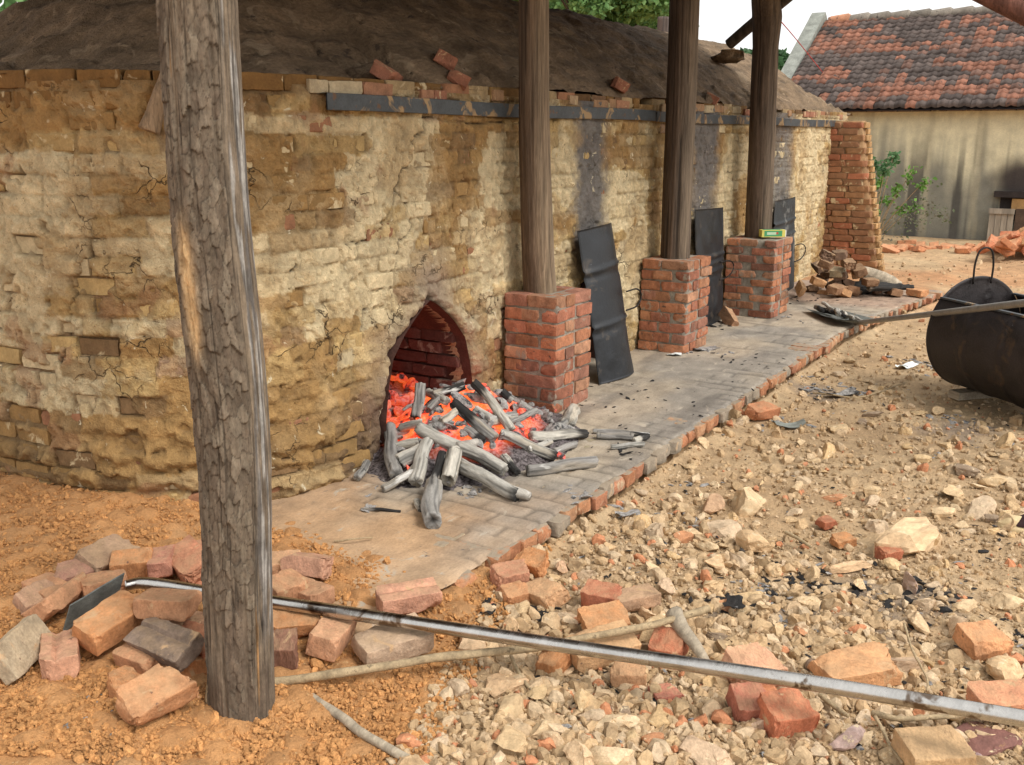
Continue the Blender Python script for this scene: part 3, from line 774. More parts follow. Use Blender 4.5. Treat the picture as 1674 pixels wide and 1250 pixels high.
# ---- stoke holes: vaulted brick passages into the kiln
tun_mesh = shared('tunnel_brick', M['pillar_brick'])
for hi, (cx, kk) in enumerate(HOLES):
    hole = bpy.data.objects.new('stoke_hole', None); link(hole, kiln); hole.location = Vector((cx - 7.5, 3.12 - 4.6, APZ))
    hole['label'] = 'burning pointed stoke hole glowing with embers' if hi == 0 else 'dark stoke hole behind a sheet metal cover'
    hz = np.concatenate([[0], np.linspace(.05, .745, 26)]); hw = np.interp(hz, HZ, HW)
    left = np.stack([-hw * kk, hz * kk], -1); right = left[::-1] * np.array([-1, 1])
    cont = np.vstack([left, right[1:]])
    deps = np.linspace(-.05, 1.15, 26)
    V = np.zeros((len(cont), len(deps), 3))
    V[..., 0] = cont[:, None, 0] * (1.03 + .01 * vn(v2(cont[:, None, 1] * 15 + 0 * deps[None], deps[None] * 12 + 0 * cont[:, None, 1]), 80))
    V[..., 1] = deps[None]; V[..., 2] = cont[:, None, 1] * 1.015 - .005
    obj('passage', mesh('passage', V, gridfaces(len(cont), len(deps))[:, ::-1], M['tunnel'] if 'tunnel' in M else M.setdefault('tunnel', surf('tunnel', (.085, .042, .032), .35, 10, 80, .8, .95))), hole)
    bk = boxgrid((1, 1, 1)); V = bk[0] * np.array([1.0, .02, 1.0]) + np.array([0, 1.16, .4])
    obj('firebox_back', mesh('firebox_back', V, bk[1], M['tunnel']), hole)
    if hi == 0:
        for sd_ in (1, -1):
            for c in range(7):
                zc = .035 + c * .076; y0 = .02 + (c % 2) * .11
                while y0 < .95:
                    w = float(np.interp(zc, HZ, HW))
                    b = obj('brick', tun_mesh[rg.randrange(10)], hole, (sd_ * (w * 1.0 + .035), y0 + .11, zc), (0, 0, math.pi / 2 + rg.uniform(-.03, .03)), tuple(np.array((.15, .065, .05)) * rg.uniform(.75, 1.1)))
                    y0 += .228

# ================================================================== BUTTRESS at the far end
but = empty('buttress', (12.1, 2.8, 0))
tag(but, 'leaning unplastered brick buttress at the far end of the kiln', 'buttress')
bt_mesh = shared('buttress_brick', M['wall_brick'])
core = boxgrid((1, 1, 1)); V = core[0].copy(); V[:, 0] = V[:, 0] * .26 + .03; top_ = V[:, 2] > 0
V[:, 1] = np.where(V[:, 1] < 0, np.where(top_, -.03, -.36), .45); V[:, 2] = np.where(top_, 1.84, -.05)
obj('mortar_core', mesh('mortar_core', V, core[1], surf('clay_mortar', (.30, .18, .09), .3, 12, 80, .8, .95)), but)
z = .03; c = 0
while z < 1.83:
    fy = -.38 + .34 * (z / 1.84)
    f = .9 if c % 2 else 1
    y = fy + .055 * (c % 2)
    while y < .30:                              # face towards the yard end
        w = .225 if y > fy + .1 or c % 2 else .225
        b = obj('brick', bt_mesh[rg.randrange(10)], but, (-.075 + rg.uniform(-.006, .006), y + w / 2, z + .033), (rg.uniform(-.03, .03), rg.uniform(-.03, .03), math.pi / 2), tuple(np.array(rg.choice([(.27, .125, .065), (.30, .16, .08), (.25, .13, .07), (.36, .14, .075)])) * rg.uniform(.85, 1.1)))
        b.scale = (w / .228, 1, 1.04); y += w + .004
    for xx in (.03, .14):
        if xx == .14 or c % 2 == 0:
            b = obj('brick', bt_mesh[rg.randrange(10)], but, (xx + (.0 if c % 2 else 0), fy + .03 + rg.uniform(-.006, .006), z + .033), (rg.uniform(-.02, .02), 0, 0), tuple(np.array((.44, .27, .125)) * rg.uniform(.85, 1.1)))  # front bricks paler than the side ones: the lit face is put into their colour
            b.scale = (.5, .95, 1.02)
    z += .072; c += 1

# ================================================================== BRICK PILLARS carrying the posts
pb_mesh = shared('pillar_brick', M['pillar_brick'])
def pillar(x0, x1, y0, y1, n, label, seed, lean=0):
    rg = random.Random(seed)
    e = empty('brick_pillar', ((x0 + x1) / 2, (y0 + y1) / 2, APZ)); tag(e, label, 'pillar', 'brick pillars under the shed posts')
    w, d = x1 - x0, y1 - y0; pitch = .70 / n
    P, Fc = boxgrid((12, 12, 26)); P = P * np.array([w - .020, d - .020, .70]); P[:, 2] += .35 - .01
    P += .010 * np.stack([fbm(P * 16 + seed + 5 * k, 3, k) for k in range(3)], -1) * np.array([1, 1, .3])
    P[:, 0] += lean * (P[:, 2] - .35)
    obj('mortar_core', mesh('mortar_core', P, Fc, M['mortar']), e)
    for c in range(n):
        z = c * pitch + pitch * .46; ox = lean * (z - .35)
        hs = (pitch - .009) / .062
        # end face (towards the near end) and front face alternate headers and stretchers
        def put(x, y, L, rot):
            b = obj('brick', pb_mesh[rg.randrange(10)], e, (x + ox + rg.uniform(-.0035, .0035), y + rg.uniform(-.0035, .0035), z + rg.uniform(-.003, .003)), (rg.uniform(-.025, .025), rg.uniform(-.025, .025), rot + rg.uniform(-.025, .025)), bcol(rg, .98 if rg.random() < .8 else .7))
            b.scale = (L / .22, 1, hs * rg.uniform(.92, 1.02))
        off = .03 if c % 2 else 0
        hx, hy = w / 2, d / 2
        if c % 2 == 0:
            put(-hx + .052, -hy + .11, .21, math.pi / 2); put(-hx + .052, hy - .08, .155, math.pi / 2)
            put(-hx + .165 + .0, -hy + .052, .105, 0) if w > .3 else None
            put(hx - .11, -hy + .052, .20, 0)
            put(hx - .052, hy - .13, .22, math.pi / 2); put(0, hy - .06, .2, 0)
        else:
            put(-hx + .11, -hy + .052, .22, 0); put(hx - .09, -hy + .052, w - .245, 0) if w - .245 > .1 else None
            put(-hx + .052, .02, .155, math.pi / 2); put(-hx + .052, hy - .065, .12, math.pi / 2)
            put(hx - .052, .05, .22, math.pi / 2); put(0, hy - .06, .2, 0)
        if c == n - 1:
            put(.02, .0, .2, 0)
    return e
pillar(4.82, 5.25, 2.71, 3.07, 9, 'mortared brick pillar right beside the burning stoke hole', 1, .02)
pillar(6.74, 7.19, 2.69, 3.07, 9, 'middle brick pillar between the two black sheet covers', 2, .03)
pillar(8.52, 9.00, 2.60, 3.05, 10, 'farthest brick pillar with the green and yellow box on top', 3, .02)

# ================================================================== POSTS
def post(name, pts, rad, seed, cols, nu=84, nl=240, bark=False, ridge=.006, side=None):
    c = spline(pts, nl); r = np.interp(np.linspace(0, 1, nl), np.linspace(0, 1, len(rad)), rad)
    th = np.linspace(0, 2 * math.pi, nu, endpoint=False)
    TH, L = np.meshgrid(th, np.linspace(0, 1, nl), indexing='ij'); ZL = c[None, :, 2] + 0 * TH
    u = np.stack([np.cos(TH) * 3.2, np.sin(TH) * 3.2, ZL * .9], -1)
    rel = .045 * fbm(u * np.array([.35, .35, 1]) + seed, 3, seed)
    gr = fbm(np.stack([np.cos(TH) * 11, np.sin(TH) * 11, ZL * 1.1], -1) + seed, 4, seed + 5)
    split = sstep(.30, .46, fbm(np.stack([np.cos(TH) * 7, np.sin(TH) * 7, ZL * .8], -1) + seed * 2, 3, seed + 9))
    prof = 1 + rel + ridge / r.mean() * gr - split * .05
    t1 = .5 + .5 * np.clip(gr * 1.6, -1, 1)
    col = mix(np.array(cols[0]), np.array(cols[1]), t1)
    col = mix(col, np.array(cols[2]), sstep(.15, .5, fbm(np.stack([np.cos(TH) * 2.2, np.sin(TH) * 2.2, ZL * .55], -1) + seed * 5, 3, seed + 3)))
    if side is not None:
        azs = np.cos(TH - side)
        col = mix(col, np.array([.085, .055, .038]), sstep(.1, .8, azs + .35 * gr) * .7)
    col = mix(col, np.array([.03, .022, .016]), split * .8)
    if bark:
        wv = .25 * vn(np.stack([TH * 2, ZL * 6, 0 * TH], -1), 3)
        f1, f2, cid, ly = voro((TH / (2 * math.pi) * 34) + wv + .35 * vn(np.stack([np.cos(TH) * 5, np.sin(TH) * 5, ZL * 30], -1), 4), ZL * 20 + .5 * vn(np.stack([np.cos(TH) * 6, np.sin(TH) * 6, ZL * 3], -1), 6), 12, True)
        g1, g2, cid2 = voro(TH / (2 * math.pi) * 60 + wv, ZL * 30 + .5 * vn(np.stack([TH * 9, ZL * 4, 0 * TH], -1), 8), 14)
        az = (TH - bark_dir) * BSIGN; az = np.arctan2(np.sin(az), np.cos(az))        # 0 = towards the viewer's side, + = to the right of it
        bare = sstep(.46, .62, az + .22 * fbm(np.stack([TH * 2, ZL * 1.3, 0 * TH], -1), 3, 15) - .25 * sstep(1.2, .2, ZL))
        bare2 = sstep(.25, .5, fbm(np.stack([TH * 2.2 + 3, ZL * .9, 0 * TH], -1), 3, 16) + .35 * sstep(.62, .2, ZL) + .12)
        plates = (1 - np.maximum(bare, bare2 * .9))
        prof = prof + plates * (.01 + .055 * cid + .022 * cid2 + .040 * np.clip(.45 - ly, 0, 1) * sstep(-.2, .3, vn(np.stack([TH * 3, ZL * 7, 0 * TH], -1), 33))) - .012 * plates * sstep(.04, 0, f2 - f1)
        bk_ = mix(np.array([.105, .08, .056]), np.array([.19, .155, .112]), cid)
        bk_ = mix(bk_, np.array([.12, .085, .06]), cid2 * .45)
        bk_ = mix(bk_, np.array([.06, .045, .032]), np.clip(sstep(.10, .0, f2 - f1) * .9 + sstep(.06, 0, g2 - g1) * .3, 0, 1))
        wood = mix(np.array([.20, .155, .108]), np.array([.105, .08, .057]), t1)
        fib = fbm(np.stack([np.cos(TH) * 26, np.sin(TH) * 26, ZL * 9], -1), 4, 35); prof = prof + .03 * fib * np.maximum(bare, bare2 * .9)
        wood = wood * (1 + .6 * fib[..., None])
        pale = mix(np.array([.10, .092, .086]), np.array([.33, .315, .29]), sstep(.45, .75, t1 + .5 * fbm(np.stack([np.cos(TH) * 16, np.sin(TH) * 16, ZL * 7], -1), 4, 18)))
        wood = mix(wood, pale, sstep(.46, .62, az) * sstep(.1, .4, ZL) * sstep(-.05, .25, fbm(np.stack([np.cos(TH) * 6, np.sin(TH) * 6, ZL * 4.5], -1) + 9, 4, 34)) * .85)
        wood = mix(wood, np.array([.36, .20, .08]), sstep(.40, .50, fbm(np.stack([np.cos(TH) * 5, np.sin(TH) * 5, ZL * 2.6], -1) + 4, 3, 19)) * (1 - bare) * .9)
        col = mix(bk_, wood, 1 - plates); sp2 = sstep(.16, .26, fbm(np.stack([np.cos(TH) * 8, np.sin(TH) * 8, ZL * .9], -1) + 21, 4, 36)) * sstep(.34, .26, fbm(np.stack([np.cos(TH) * 8, np.sin(TH) * 8, ZL * .9], -1) + 21, 4, 36))
        col = mix(col, np.array([.03, .023, .017]), sp2 * .75); prof = prof - .035 * sp2
        tn = np.exp(-((az + .82) / .20) ** 2) * np.exp(-((ZL - 1.30) / .16) ** 4)
        col = mix(col, np.array([.55, .37, .19]), np.clip(tn * 1.2, 0, 1)); prof = prof - .03 * tn
        col = mix(col, np.array([.10, .07, .05]), .45 * sstep(.55, .25, ZL) * sstep(.1, .4, fbm(np.stack([TH * 2, ZL * 3, 0 * TH], -1), 3, 20) + .2))
    V, Fc = tube_geo(c, r, nu, True, prof)
    cc = np.concatenate([col[:, :1], col, col[:, -1:]], 1).reshape(-1, 3)
    return mesh(name, V, Fc, M['post_bark'] if bark else M['timber'], cc)
# near post, standing in the earth
b0 = onz(398, 1180, .0); vd = np.array([b0[0], b0[1], 0]); vd /= np.linalg.norm(vd)
def onface(px, py):
    d = ray(px, py); return _C + d * ((b0 @ vd) / (d @ vd))
pts = [onface(400, 1215)] + [onface(*p) for p in ((397, 1150), (392, 1020), (389, 900), (383, 720), (368, 560), (350, 400), (336, 220), (323, 0))]
lastp = pts[-1] + (pts[-1] - pts[-2]) * 2.3; pts.append(lastp)
# rings run from the base up; angle 0 of the tube is its own sideways axis
T0 = np.array(pts[1]) - np.array(pts[0]); T0 /= np.linalg.norm(T0)
Bx = np.cross(T0, np.array([1.0, 0, 0])); Bx /= np.linalg.norm(Bx); Nx = np.cross(Bx, T0)
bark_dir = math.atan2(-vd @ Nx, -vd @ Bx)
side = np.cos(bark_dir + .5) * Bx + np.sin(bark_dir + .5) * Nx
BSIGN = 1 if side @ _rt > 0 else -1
p1 = empty('wooden_post', (float(b0[0]), float(b0[1]), 0)); tag(p1, 'thick near post with flaking grey bark standing in loose earth', 'post', 'posts of the open shed')
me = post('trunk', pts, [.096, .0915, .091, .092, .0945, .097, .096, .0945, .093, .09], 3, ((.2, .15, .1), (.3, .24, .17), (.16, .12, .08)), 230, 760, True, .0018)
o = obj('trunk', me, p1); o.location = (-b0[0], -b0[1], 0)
sp = spline([onface(343, 1105) + vd * .02, onface(340, 1140), onface(347, 1165)], 12)
V, Fc = tube_geo(sp, np.linspace(.004, .012, 12), 8); o = obj('root_stub', mesh('root_stub', V, Fc, M['branch']), p1, (-b0[0], -b0[1], 0))
PC = ((.17, .115, .075), (.33, .245, .155), (.11, .078, .055))
def upost(pxs, Y, rad, label, seed, top=3.25, cols=PC):
    P = [ony(a, b, Y) for a, b in pxs]; d = P[-1] - P[-2]; P.append(P[-1] + d * ((top - P[-1][2]) / d[2]))
    e = empty('wooden_post', tuple(P[0])); tag(e, label, 'post', 'posts of the open shed')
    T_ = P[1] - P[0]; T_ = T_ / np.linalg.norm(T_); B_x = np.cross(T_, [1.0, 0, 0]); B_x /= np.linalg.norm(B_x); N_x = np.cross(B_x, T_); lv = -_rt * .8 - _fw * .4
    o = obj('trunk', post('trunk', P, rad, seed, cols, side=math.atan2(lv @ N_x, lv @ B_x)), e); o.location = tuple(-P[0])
    return e, P
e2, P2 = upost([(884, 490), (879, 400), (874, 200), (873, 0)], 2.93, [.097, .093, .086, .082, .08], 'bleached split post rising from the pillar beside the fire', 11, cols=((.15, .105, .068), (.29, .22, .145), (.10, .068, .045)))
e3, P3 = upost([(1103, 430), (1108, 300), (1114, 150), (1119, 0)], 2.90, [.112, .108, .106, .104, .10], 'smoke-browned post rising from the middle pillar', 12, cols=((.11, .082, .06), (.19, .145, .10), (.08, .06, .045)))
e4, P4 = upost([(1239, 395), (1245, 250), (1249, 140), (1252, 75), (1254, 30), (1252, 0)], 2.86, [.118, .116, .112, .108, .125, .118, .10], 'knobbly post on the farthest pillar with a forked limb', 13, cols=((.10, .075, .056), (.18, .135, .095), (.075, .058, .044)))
br = spline([ondist(1192, 72, 9.6), ondist(1220, 48, 9.5), ondist(1252, 22, 9.35), ondist(1290, -8, 9.2), ondist(1380, -90, 9.0)], 30)
V, Fc = tube_geo(br, np.linspace(.05, .055, 30), 14); o = obj('limb', mesh('limb', V, Fc, M['timber'], np.tile([[.09, .07, .055]], (len(V), 1))), e4, tuple(-P4[0]))
b5 = ony(1082, 66, 6.72); t5 = ony(1082, 0, 6.72)
e5 = empty('wooden_post', (float(b5[0]), 6.72, 0)); tag(e5, 'dark slim post standing behind the dome against the trees', 'post', 'posts of the open shed')
obj('trunk', post('trunk', [(0, 0, -.05), (0, 0, 1.5), (.02, 0, 2.6), (.02, 0, 3.5)], [.10, .095, .09, .09], 15, ((.07, .055, .05), (.12, .09, .075), (.06, .05, .045)), 24, 60), e5)
# prop stub leaning on the wall behind the near post
def offwall(px, py, k):
    s_, z_ = wall_at(px, py); X_, Y_ = plan(s_); nx, ny = plan_n(s_)
    return np.array([X_ + nx * k, Y_ + ny * k, z_])
sp = spline([offwall(275, 118, .02), offwall(262, 165, .05), offwall(249, 214, .06)], 24)
V, Fc = tube_geo(sp, np.interp(np.linspace(0, 1, 24), [0, .7, 1], [.03, .034, .044]), 16)
V += .006 * np.stack([fbm(V * 20 + k, 3, k) for k in range(3)], -1)
tag(obj('wooden_prop', mesh('wooden_prop', V, Fc, M['timber'], np.tile([[.26, .18, .11]], (len(V), 1)))), 'short wooden prop leaning on the wall behind the near post', 'prop')
# shed roof over the kiln, carried by the posts
rf = empty('shed_roof', (5.0, 4.6, 3.0)); tag(rf, 'open shed roof of rafters and dark sheeting over the kiln', 'roof')
for (ya, za, yb, zb) in ((1.65, 2.97, 4.7, 4.15), (7.4, 3.42, 4.7, 4.15)):
    n = 40; xs = np.linspace(.9, 9.9, 240); t = np.linspace(0, 1, 12)
    XX, TT = np.meshgrid(xs, t, indexing='ij')
    zz = za + (zb - za) * TT + .018 * np.sin(XX * 2 * math.pi / .11)
    V = np.stack([XX - 5, ya + (yb - ya) * TT - 4.6, zz - 3.0], -1)
    obj('sheet', mesh('sheet', V, gridfaces(240, 12), M['roof_sheet']), rf)
    for xr in np.arange(1.1, 9.9, .95):
        V, Fc = tube_geo(spline([(xr - 5, ya - 4.6 + .02, za - 3.09), (xr - 5, yb - 4.6, zb - 3.07)], 4), .045, 10)
        obj('rafter', mesh('rafter', V, Fc, M['bark_tree']), rf)
for (yy, zz) in ((2.45, 3.16), (6.72, 3.5), (4.7, 3.98)):
    V, Fc = tube_geo(np.array([(-4.1, yy - 4.6, zz - 3), (0, yy - 4.6, zz - 3.0), (4.9, yy - 4.6, zz - 3)]), .07, 12)
    obj('beam', mesh('beam', V, Fc, M['bark_tree']), rf)
# loose timber pole whose lower end shows in the upper right corner
A_ = np.array([5.75, 2.1, 3.12]); B_ = ondist(1652, 4, 5.6); C_ = A_ + (B_ - A_) * 4.35
V, Fc = tube_geo(np.array([A_ + (C_ - A_) * t_ for t_ in np.linspace(0, 1, 30)]), np.linspace(.06, .085, 30), 14)
tag(obj('roof_pole', mesh('roof_pole', V, Fc, M['timber'], np.tile([[.16, .075, .055]], (len(V), 1)))), 'reddish brown slanting pole crossing the upper right corner', 'pole')

# ================================================================== FIRE
def heap(x, y):
    """top of the ember heap spilling out of the mouth on to the apron"""
    x = np.asarray(x, float); y = np.asarray(y, float)
    a = np.exp(-(((x - 4.20) / .44) ** 2 + ((y - 2.98) / .36) ** 2) ** 1.0) * .235
    b = np.exp(-(((x - 4.05) / .62) ** 2 + ((y - 2.72) / .36) ** 2) ** 1.2) * .10
    return APZ - .015 + np.maximum(a, 0) + b * .7
def onheap(px, py, off=0.0):
    d = ray(px, py); d = d / np.linalg.norm(d); t = 2.0
    for k in range(500):
        p = _C + d * t
        if p[2] < max(float(heap(p[0], p[1])), APZ) + off: break
        t += .01
    return p
hx = np.linspace(3.25, 5.0, 150); hy = np.linspace(2.25, 4.2, 150)
HX, HY = np.meshgrid(hx, hy, indexing='ij')
f1, f2, c_ = voro(HX * 17, HY * 17, 90)
HZ_ = heap(HX, HY) + (.034 * np.sqrt(np.clip(1 - f1, 0, 1)) * c_ + .02 * fbm(v2(HX * 14, HY * 14), 3, 92)) * sstep(.0, .05, heap(HX, HY) - APZ) - .012
HZ_ = np.maximum(HZ_, np.where(HY > 3.15, .15 + .06 * c_ + .26 * sstep(3.35, 4.1, HY), 0))
kf = ((HZ_ > APZ - .004) & ((HY < 3.08) | (np.abs(HX - 4.10) < .41))).reshape(-1)
fc = gridfaces(*HX.shape); fc = fc[kf[fc].all(1)]
eb = empty('ember_bed', (4.1, 2.9, APZ)); tag(eb, 'bed of glowing orange embers spilling from the stoke hole', 'embers', None, 'stuff')
heat = sstep(.05, .14, heap(HX, HY) - APZ + .03 * fbm(v2(HX * 9, HY * 9), 3, 94)) * sstep(4.75, 4.45, HX)
heat = np.where(HY > 3.12, np.where(HX < 4.05, .5, .10), heat)
obj('ember_mass', mesh('ember_mass', np.stack([HX, HY, HZ_], -1) - np.array([4.1, 2.9, APZ]), fc, M['ember'], np.repeat(heat.reshape(-1, 1), 3, 1)), eb)
hot = Acc()
for k in range(90):
    p = np.array([4.10 + RNG.uniform(-.36, .36), RNG.uniform(3.25, 4.1)]); V, Fc = rock_geo(600 + k, 2, .8)
    s_ = RNG.uniform(.025, .065); Rm = eul(*RNG.uniform(0, 6, 3))
    hot.add((V * s_) @ Rm.T + np.array([p[0], p[1], np.interp(p[1], [3.15, 3.35, 4.1], [.17, .19, .47]) + .02 * RNG.random()]) - np.array([4.1, 2.9, APZ]), Fc, (1, 1, 1))
obj('hot_coals', hot.mesh('hot_coals', M['ember_hot'], False), eb)
co = Acc(); ash_ = Acc()
for k in range(130):
    x = RNG.normal(4.18, .36); y = RNG.normal(2.80, .19)
    if y > 3.25 or float(heap(x, y)) < APZ + .006: continue
    V, Fc = rock_geo(700 + k, 2, .6, 6); V = V * RNG.uniform(.018, .05) * np.array([RNG.uniform(.9, 1.8), 1, 1]); Rm = eul(*RNG.uniform(-.7, .7, 2), RNG.uniform(0, 6))
    (co if k % 5 < 1 else ash_).add(V @ Rm.T + np.array([x, y, float(heap(x, y)) + .012]) - np.array([4.1, 2.9, APZ]), Fc, (1, 1, 1))
obj('red_coals', co.mesh('red_coals', M['coal'], False), eb)
obj('ashy_coals', ash_.mesh('ashy_coals', M['ash'], False), eb)

ASHC = [(.40, .38, .335), (.32, .305, .28), (.45, .42, .36), (.27, .255, .235)]
def log_mesh(L, r, seed, char=0, split=False, bend=.04, hollow=False):
    rg_ = np.random.default_rng(seed); n = 34; nu = 26
    t = np.linspace(0, 1, n)
    c = np.stack([(t - .5) * L, bend * L * np.sin(t * math.pi) * rg_.choice([-1, 1]) + .01 * L * np.sin(t * 9 + seed), .01 * L * np.sin(t * 7 + seed)], -1)
    th = np.linspace(0, 2 * math.pi, nu, endpoint=False); TH, T = np.meshgrid(th, t, indexing='ij')
    q = np.stack([np.cos(TH) * 2.6, np.sin(TH) * 2.6, T * L / r * .16], -1) + seed
    groove = fbm(np.stack([np.cos(TH) * 7, np.sin(TH) * 7, T * L / r * .13], -1) + seed, 4, seed)
    prof = 1 + .16 * fbm(q * .5, 2, seed) + .12 * groove - .20 * sstep(.18, .28, groove)
    ring = (np.abs(np.sin(T * L / r * .9 + seed)) < .03) * sstep(0, .3, vn(q * .6, seed + 2))
    prof = prof - .07 * ring
    if split: prof = prof * (1 - .42 * np.clip(np.sin(TH - 1.2), 0, 1) ** .7)
    col = np.array(ASHC[seed % 4]) * (1 + .15 * groove[..., None]) * np.array([1, 1, 1])
    col = mix(col, np.array([.44, .36, .25]), sstep(.1, .4, fbm(q * .35, 2, seed + 7)) * .4)
    col = mix(col, np.array([.04, .038, .038]), sstep(.18, .4, fbm(q * .5 + 3, 3, seed + 11)) * .55)
    col = mix(col, np.array([.02, .02, .02]), np.clip(sstep(.22, .36, groove) * .55 + ring * .7, 0, 1))
    if char: col = mix(col, np.array([.018, .017, .017]), sstep(char - .08, char + .08, (T if char > 0 else T) + .12 * groove) * .95)
    rad = np.full(n, r) * (1 - .08 * t); rad[0] *= .93; rad[-1] *= .93
    V, Fc = tube_geo(c, rad, nu, True, prof)
    V[:, :] += 0
    Vr = V.reshape(nu, n + 2, 3)
    en = .10 * r * vn(np.stack([np.cos(th), np.sin(th), 0 * th], -1) * 2.5 + seed, seed)
    Vr[:, -2, 0] += en * 2.2; Vr[:, -1, 0] -= r * (.7 if hollow else .15); Vr[:, 0, 0] += r * .1; Vr[:, 1, 0] += en * 2
    cc = np.concatenate([col[:, :1] * .55, col, col[:, -1:] * (.12 if hollow else .4)], 1).reshape(-1, 3)
    return mesh('log', Vr.reshape(-1, 3), Fc, M['ash_log'], cc)
# (x1,y1, x2,y2, thickness px, lift1, lift2, char, split, hollow, label)
LOGS = [
    (684, 701, 826, 768, 25, .05, .05, 0, 0, 0, 'long forked ash-grey log lying across the front of the embers'),
    (688, 626, 680, 682, 20, .16, .03, .93, 0, 1, 'short grey log standing up at the mouth of the stoke hole'),
    (836, 702, 776, 624, 17, .05, .10, .72, 0, 0, 'slim pale log with a black charred top leaning on the fire'),
    (808, 716, 742, 658, 21, .04, .05, .45, 0, 0, 'half-blackened log slanting down the middle of the embers'),
    (818, 708, 908, 748, 18, .03, .02, .9, 0, 0, 'grey log sloping from the embers towards the pillar foot'),
    (833, 692, 876, 671, 12, .03, .06, 0, 0, 0, 'thin straight stick of ash pointing at the brick pillar'),
    (868, 714, 958, 712, 17, .02, .015, .8, 0, 0, 'smooth grey log lying level on the right of the embers'),
    (861, 771, 973, 757, 23, .02, .02, 0, 1, 0, 'squared split log with a long crack lying on the paving'),
    (752, 757, 846, 812, 25, .03, .025, .93, 0, 0, 'cracked grey log with a forked end in front of the fire'),
    (710, 790, 706, 856, 31, .05, .03, 0, 0, 1, 'thick pale log pointing straight out on to the paving'),
    (743, 738, 732, 786, 28, .10, .05, 0, 0, 1, 'hollow grey log stub with a dark burnt end'),
    (711, 786, 724, 742, 20, .03, .08, .05, 0, 0, 'coal-black log beside the hollow stub'),
    (681, 788, 698, 722, 23, .03, .07, 0, 0, 0, 'cracked grey log propped left of the black one'),
    (626, 800, 675, 772, 15, .02, .05, .0, 0, 0, 'crooked thin branch of ash at the left foot of the fire'),
    (634, 733, 684, 721, 16, .04, .05, 0, 0, 0, 'short pale billet lying crosswise at the left of the fire'),
    (646, 774, 638, 696, 23, .03, .05, 0, 0, 0, 'grey log leaning against the left jamb of the stoke hole'),
    (652, 755, 690, 735, 25, .04, .05, .0, 0, 1, 'stubby log with a black burnt end in the left embers'),
    (584, 784, 601, 756, 14, .015, .04, 0, 0, 1, 'small hollow grey stick at the foot of the wall'),
    (930, 696, 938, 676, 26, .01, .02, 0, 0, 1, 'round chunk of pale ash beside the pillar foot'),
    (976, 716, 1036, 719, 14, .005, .005, 0, 0, 0, 'larger of the grey sticks lying apart on the paving'),
    (998, 733, 1052, 728, 11, .005, .005, 0, 1, 0, 'lowest dark stick of the group lying apart on the paving'),
    (970, 705, 1062, 712, 9, .01, .01, .7, 0, 0, 'longest thin stick behind the group lying on the paving'),
    (1036, 724, 1060, 712, 10, .005, .02, .4, 0, 0, 'short angled dark stick ending the group on the paving'),
    (709, 645, 760, 630, 15, .06, .08, .3, 0, 0, 'black charred log high at the back of the fire'),
    (632, 668, 660, 650, 15, .05, .08, 0, 1, 0, 'ashy split piece at the back left of the fire'),
    (796, 688, 842, 680, 18, .03, .03, 0, 0, 0, 'pinkish ash log half buried below the slim leaning one'),
    (688, 838, 681, 824, 13, .0, .0, 0, 0, 1, 'tiny hollow ember end left of the thick pale log'),
    (590, 835, 655, 839, 6, .0, .0, .3, 0, 0, 'thin burnt twig lying alone on the paving left of the fire'),
    (824, 745, 846, 772, 13, .02, .02, .5, 0, 0, 'small dark log end under the forked log'),
    (895, 700, 925, 690, 14, .02, .02, 0, 1, 0, 'broken grey log piece against the pillar foot'),
    (720, 690, 745, 672, 18, .05, .05, 0, 1, 0, 'ash covered billet in the middle of the glowing bed'),
    (848, 660, 872, 676, 16, .03, .02, 0, 0, 0, 'ashy stub between the fire and the brick pillar'),
    (776, 668, 812, 690, 15, .03, .03, 0, 0, 0, 'buried grey log between the leaning log and the black-ended one'),
    (700, 668, 722, 648, 16, .04, .06, 0, 1, 0, 'flaky split log behind the standing one'),
    (655, 700, 690, 690, 15, .03, .04, 0, 0, 0, 'short ash log across the left embers'),
    (760, 700, 790, 722, 15, .03, .03, .6, 0, 0, 'dark-tipped log in the middle embers behind the forked log'),
    (862, 735, 900, 722, 15, .02, .03, 0, 1, 0, 'pinkish split log under the sloping grey log'),
    (838, 655, 820, 640, 14, .05, .06, .3, 0, 0, 'charred stub at the right jamb of the stoke hole'),
    (668, 775, 690, 752, 14, .02, .04, 0, 0, 0, 'thin ash stick under the cracked propped log'),
    (905, 738, 940, 726, 13, .01, .01, 0, 0, 0, 'grey stick beyond the level log on the right'),
    (730, 655, 700, 640, 15, .06, .06, 0, 0, 0, 'ash log lying crosswise high in the mouth'),
]
